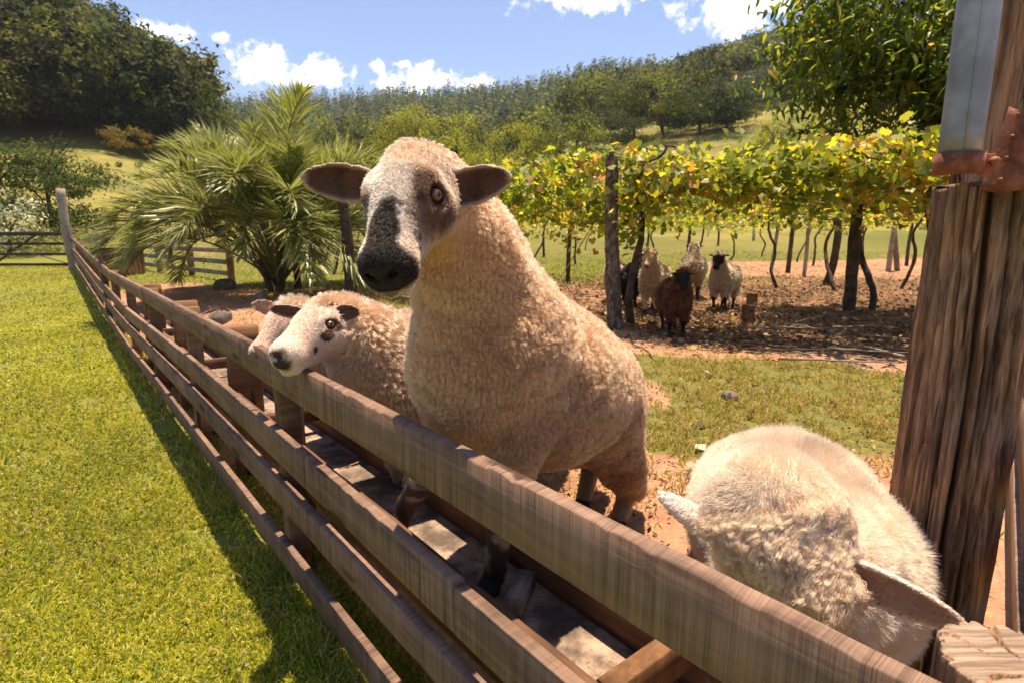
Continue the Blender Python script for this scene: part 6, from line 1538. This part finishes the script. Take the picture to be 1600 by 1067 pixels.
make_sheep('woolly white sheep feeding with its head down behind the top rail', (m2[0], m2[1], gz(m2[0], m2[1])), B, hd, 0.0062, col_feed, 4,
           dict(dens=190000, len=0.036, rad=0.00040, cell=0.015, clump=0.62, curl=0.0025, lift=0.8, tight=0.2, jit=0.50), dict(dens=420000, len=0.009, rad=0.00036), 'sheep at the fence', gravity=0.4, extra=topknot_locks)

# ---------------- the group under the vines
def bg_sheep(label, px, py, heading, wool, face, leg, ear, seed, sc=1.0, head_yaw=0.0, head_up=0.0):
    b = base_at(px, py); fw = unit(np.array([heading[0], heading[1], 0.0])); sd_ = np.array([fw[1], -fw[0], 0]); z0 = np.array([0, 0, 1.0])
    def L(x, y, z): return b + sc * (fw * x + sd_ * y + z0 * z)
    B = Body(); ch, mid, rp = L(.30, 0, .53), L(0, 0, .53), L(-.30, 0, .52)
    B.cone(ch, .175 * sc, mid, .205 * sc, WOOL, .08); B.cone(mid, .205 * sc, rp, .19 * sc, WOOL, .08)
    ho = L(.55, -.10 * head_yaw, .86 + head_up); hf = unit(fw * 0.75 - sd_ * head_yaw - z0 * 0.75)
    B.cone(L(.34, 0, .60), .14 * sc, ho - hf * .02, .075 * sc, WOOL, .06)
    h = Head(ho, ho + hf * .2, z0 + fw * 0.6, .95 * sc); h.add(B, fine=False)
    std_legs(B, L(.27, 0, .45), L(-.27, 0, .45), fw, spread=.09 * sc, rad=.055 * sc)
    for g in (-1, 1): B.ear(h.w(-.02, .062 * g, .015), h.w(-.045, .175 * g, .0), h.f * -0.2 + h.u, .03 * sc, thick=.008)
    return make_sheep(label, b, B, h, 0.014, col_plain(wool, face, leg, ear), seed, dict(dens=14000, len=0.035, rad=0.0022, cell=0.04, clump=0.7, curl=0.0), None, 'sheep resting under the vines')
bg_sheep('pale sheep half hidden behind the vine corner post', 962, 470, (-0.35, -0.9), (0.50, 0.36, 0.25), (0.26, 0.16, 0.11), (0.3, 0.2, 0.14), (0.2, 0.12, 0.08), 11, 0.84, 0.3)
bg_sheep('black sheep turned away behind the crooked vine stem', 992, 478, (0.45, 0.8), (0.018, 0.014, 0.012), (0.015, 0.012, 0.01), (0.015, 0.012, 0.01), (0.015, 0.012, 0.01), 12, 0.86)
bg_sheep('cream sheep with pale face between the vine stem and the brown sheep', 1022, 486, (-0.42, -0.9), (0.56, 0.40, 0.27), (0.52, 0.38, 0.28), (0.5, 0.37, 0.26), (0.32, 0.2, 0.14), 13, 0.88, 0.0, 0.03)
bg_sheep('dark brown sheep with black face in front of the group', 1050, 520, (-0.10, -1.0), (0.085, 0.030, 0.013), (0.010, 0.008, 0.007), (0.010, 0.008, 0.007), (0.012, 0.008, 0.008), 14, 0.76, 0.0, -0.02)
bg_sheep('grey-cream sheep seen from behind in the middle of the group', 1081, 464, (0.30, 1.0), (0.42, 0.32, 0.23), (0.05, 0.035, 0.03), (0.05, 0.035, 0.03), (0.05, 0.035, 0.03), 15, 0.95)
bg_sheep('pale sheep with black face and legs, rightmost of the group', 1130, 482, (-0.55, -0.85), (0.55, 0.43, 0.30), (0.018, 0.014, 0.013), (0.02, 0.016, 0.014), (0.02, 0.016, 0.014), 16, 0.86)
# ------------------------------------------------------------------ haze
def box_mesh(lo, hi):
    x0, y0, z0 = lo; x1, y1, z1 = hi
    V = np.array([(x0, y0, z0), (x1, y0, z0), (x1, y1, z0), (x0, y1, z0), (x0, y0, z1), (x1, y0, z1), (x1, y1, z1), (x0, y1, z1)], float)
    return mesh_np('haze', V, np.array([(0, 3, 2, 1), (4, 5, 6, 7), (0, 1, 5, 4), (1, 2, 6, 5), (2, 3, 7, 6), (3, 0, 4, 7)]))
t = NT('air'); pvn = t.n('ShaderNodeVolumePrincipled'); pvn.inputs['Color'].default_value = (0.78, 0.86, 1.0, 1); pvn.inputs['Density'].default_value = HAZE; pvn.inputs['Anisotropy'].default_value = 0.2
t.l(pvn.outputs[0], t.out.inputs['Volume'])
if HAZE > 0: tag(obj('haze', box_mesh((-1700, -1700, float(gzv.min()) - 1.5), (1700, 1700, float(gzv.max()) + 40)), t.m), kind='stuff')
for o_ in bpy.data.objects:
    if '_w' in o_: del o_['_w']
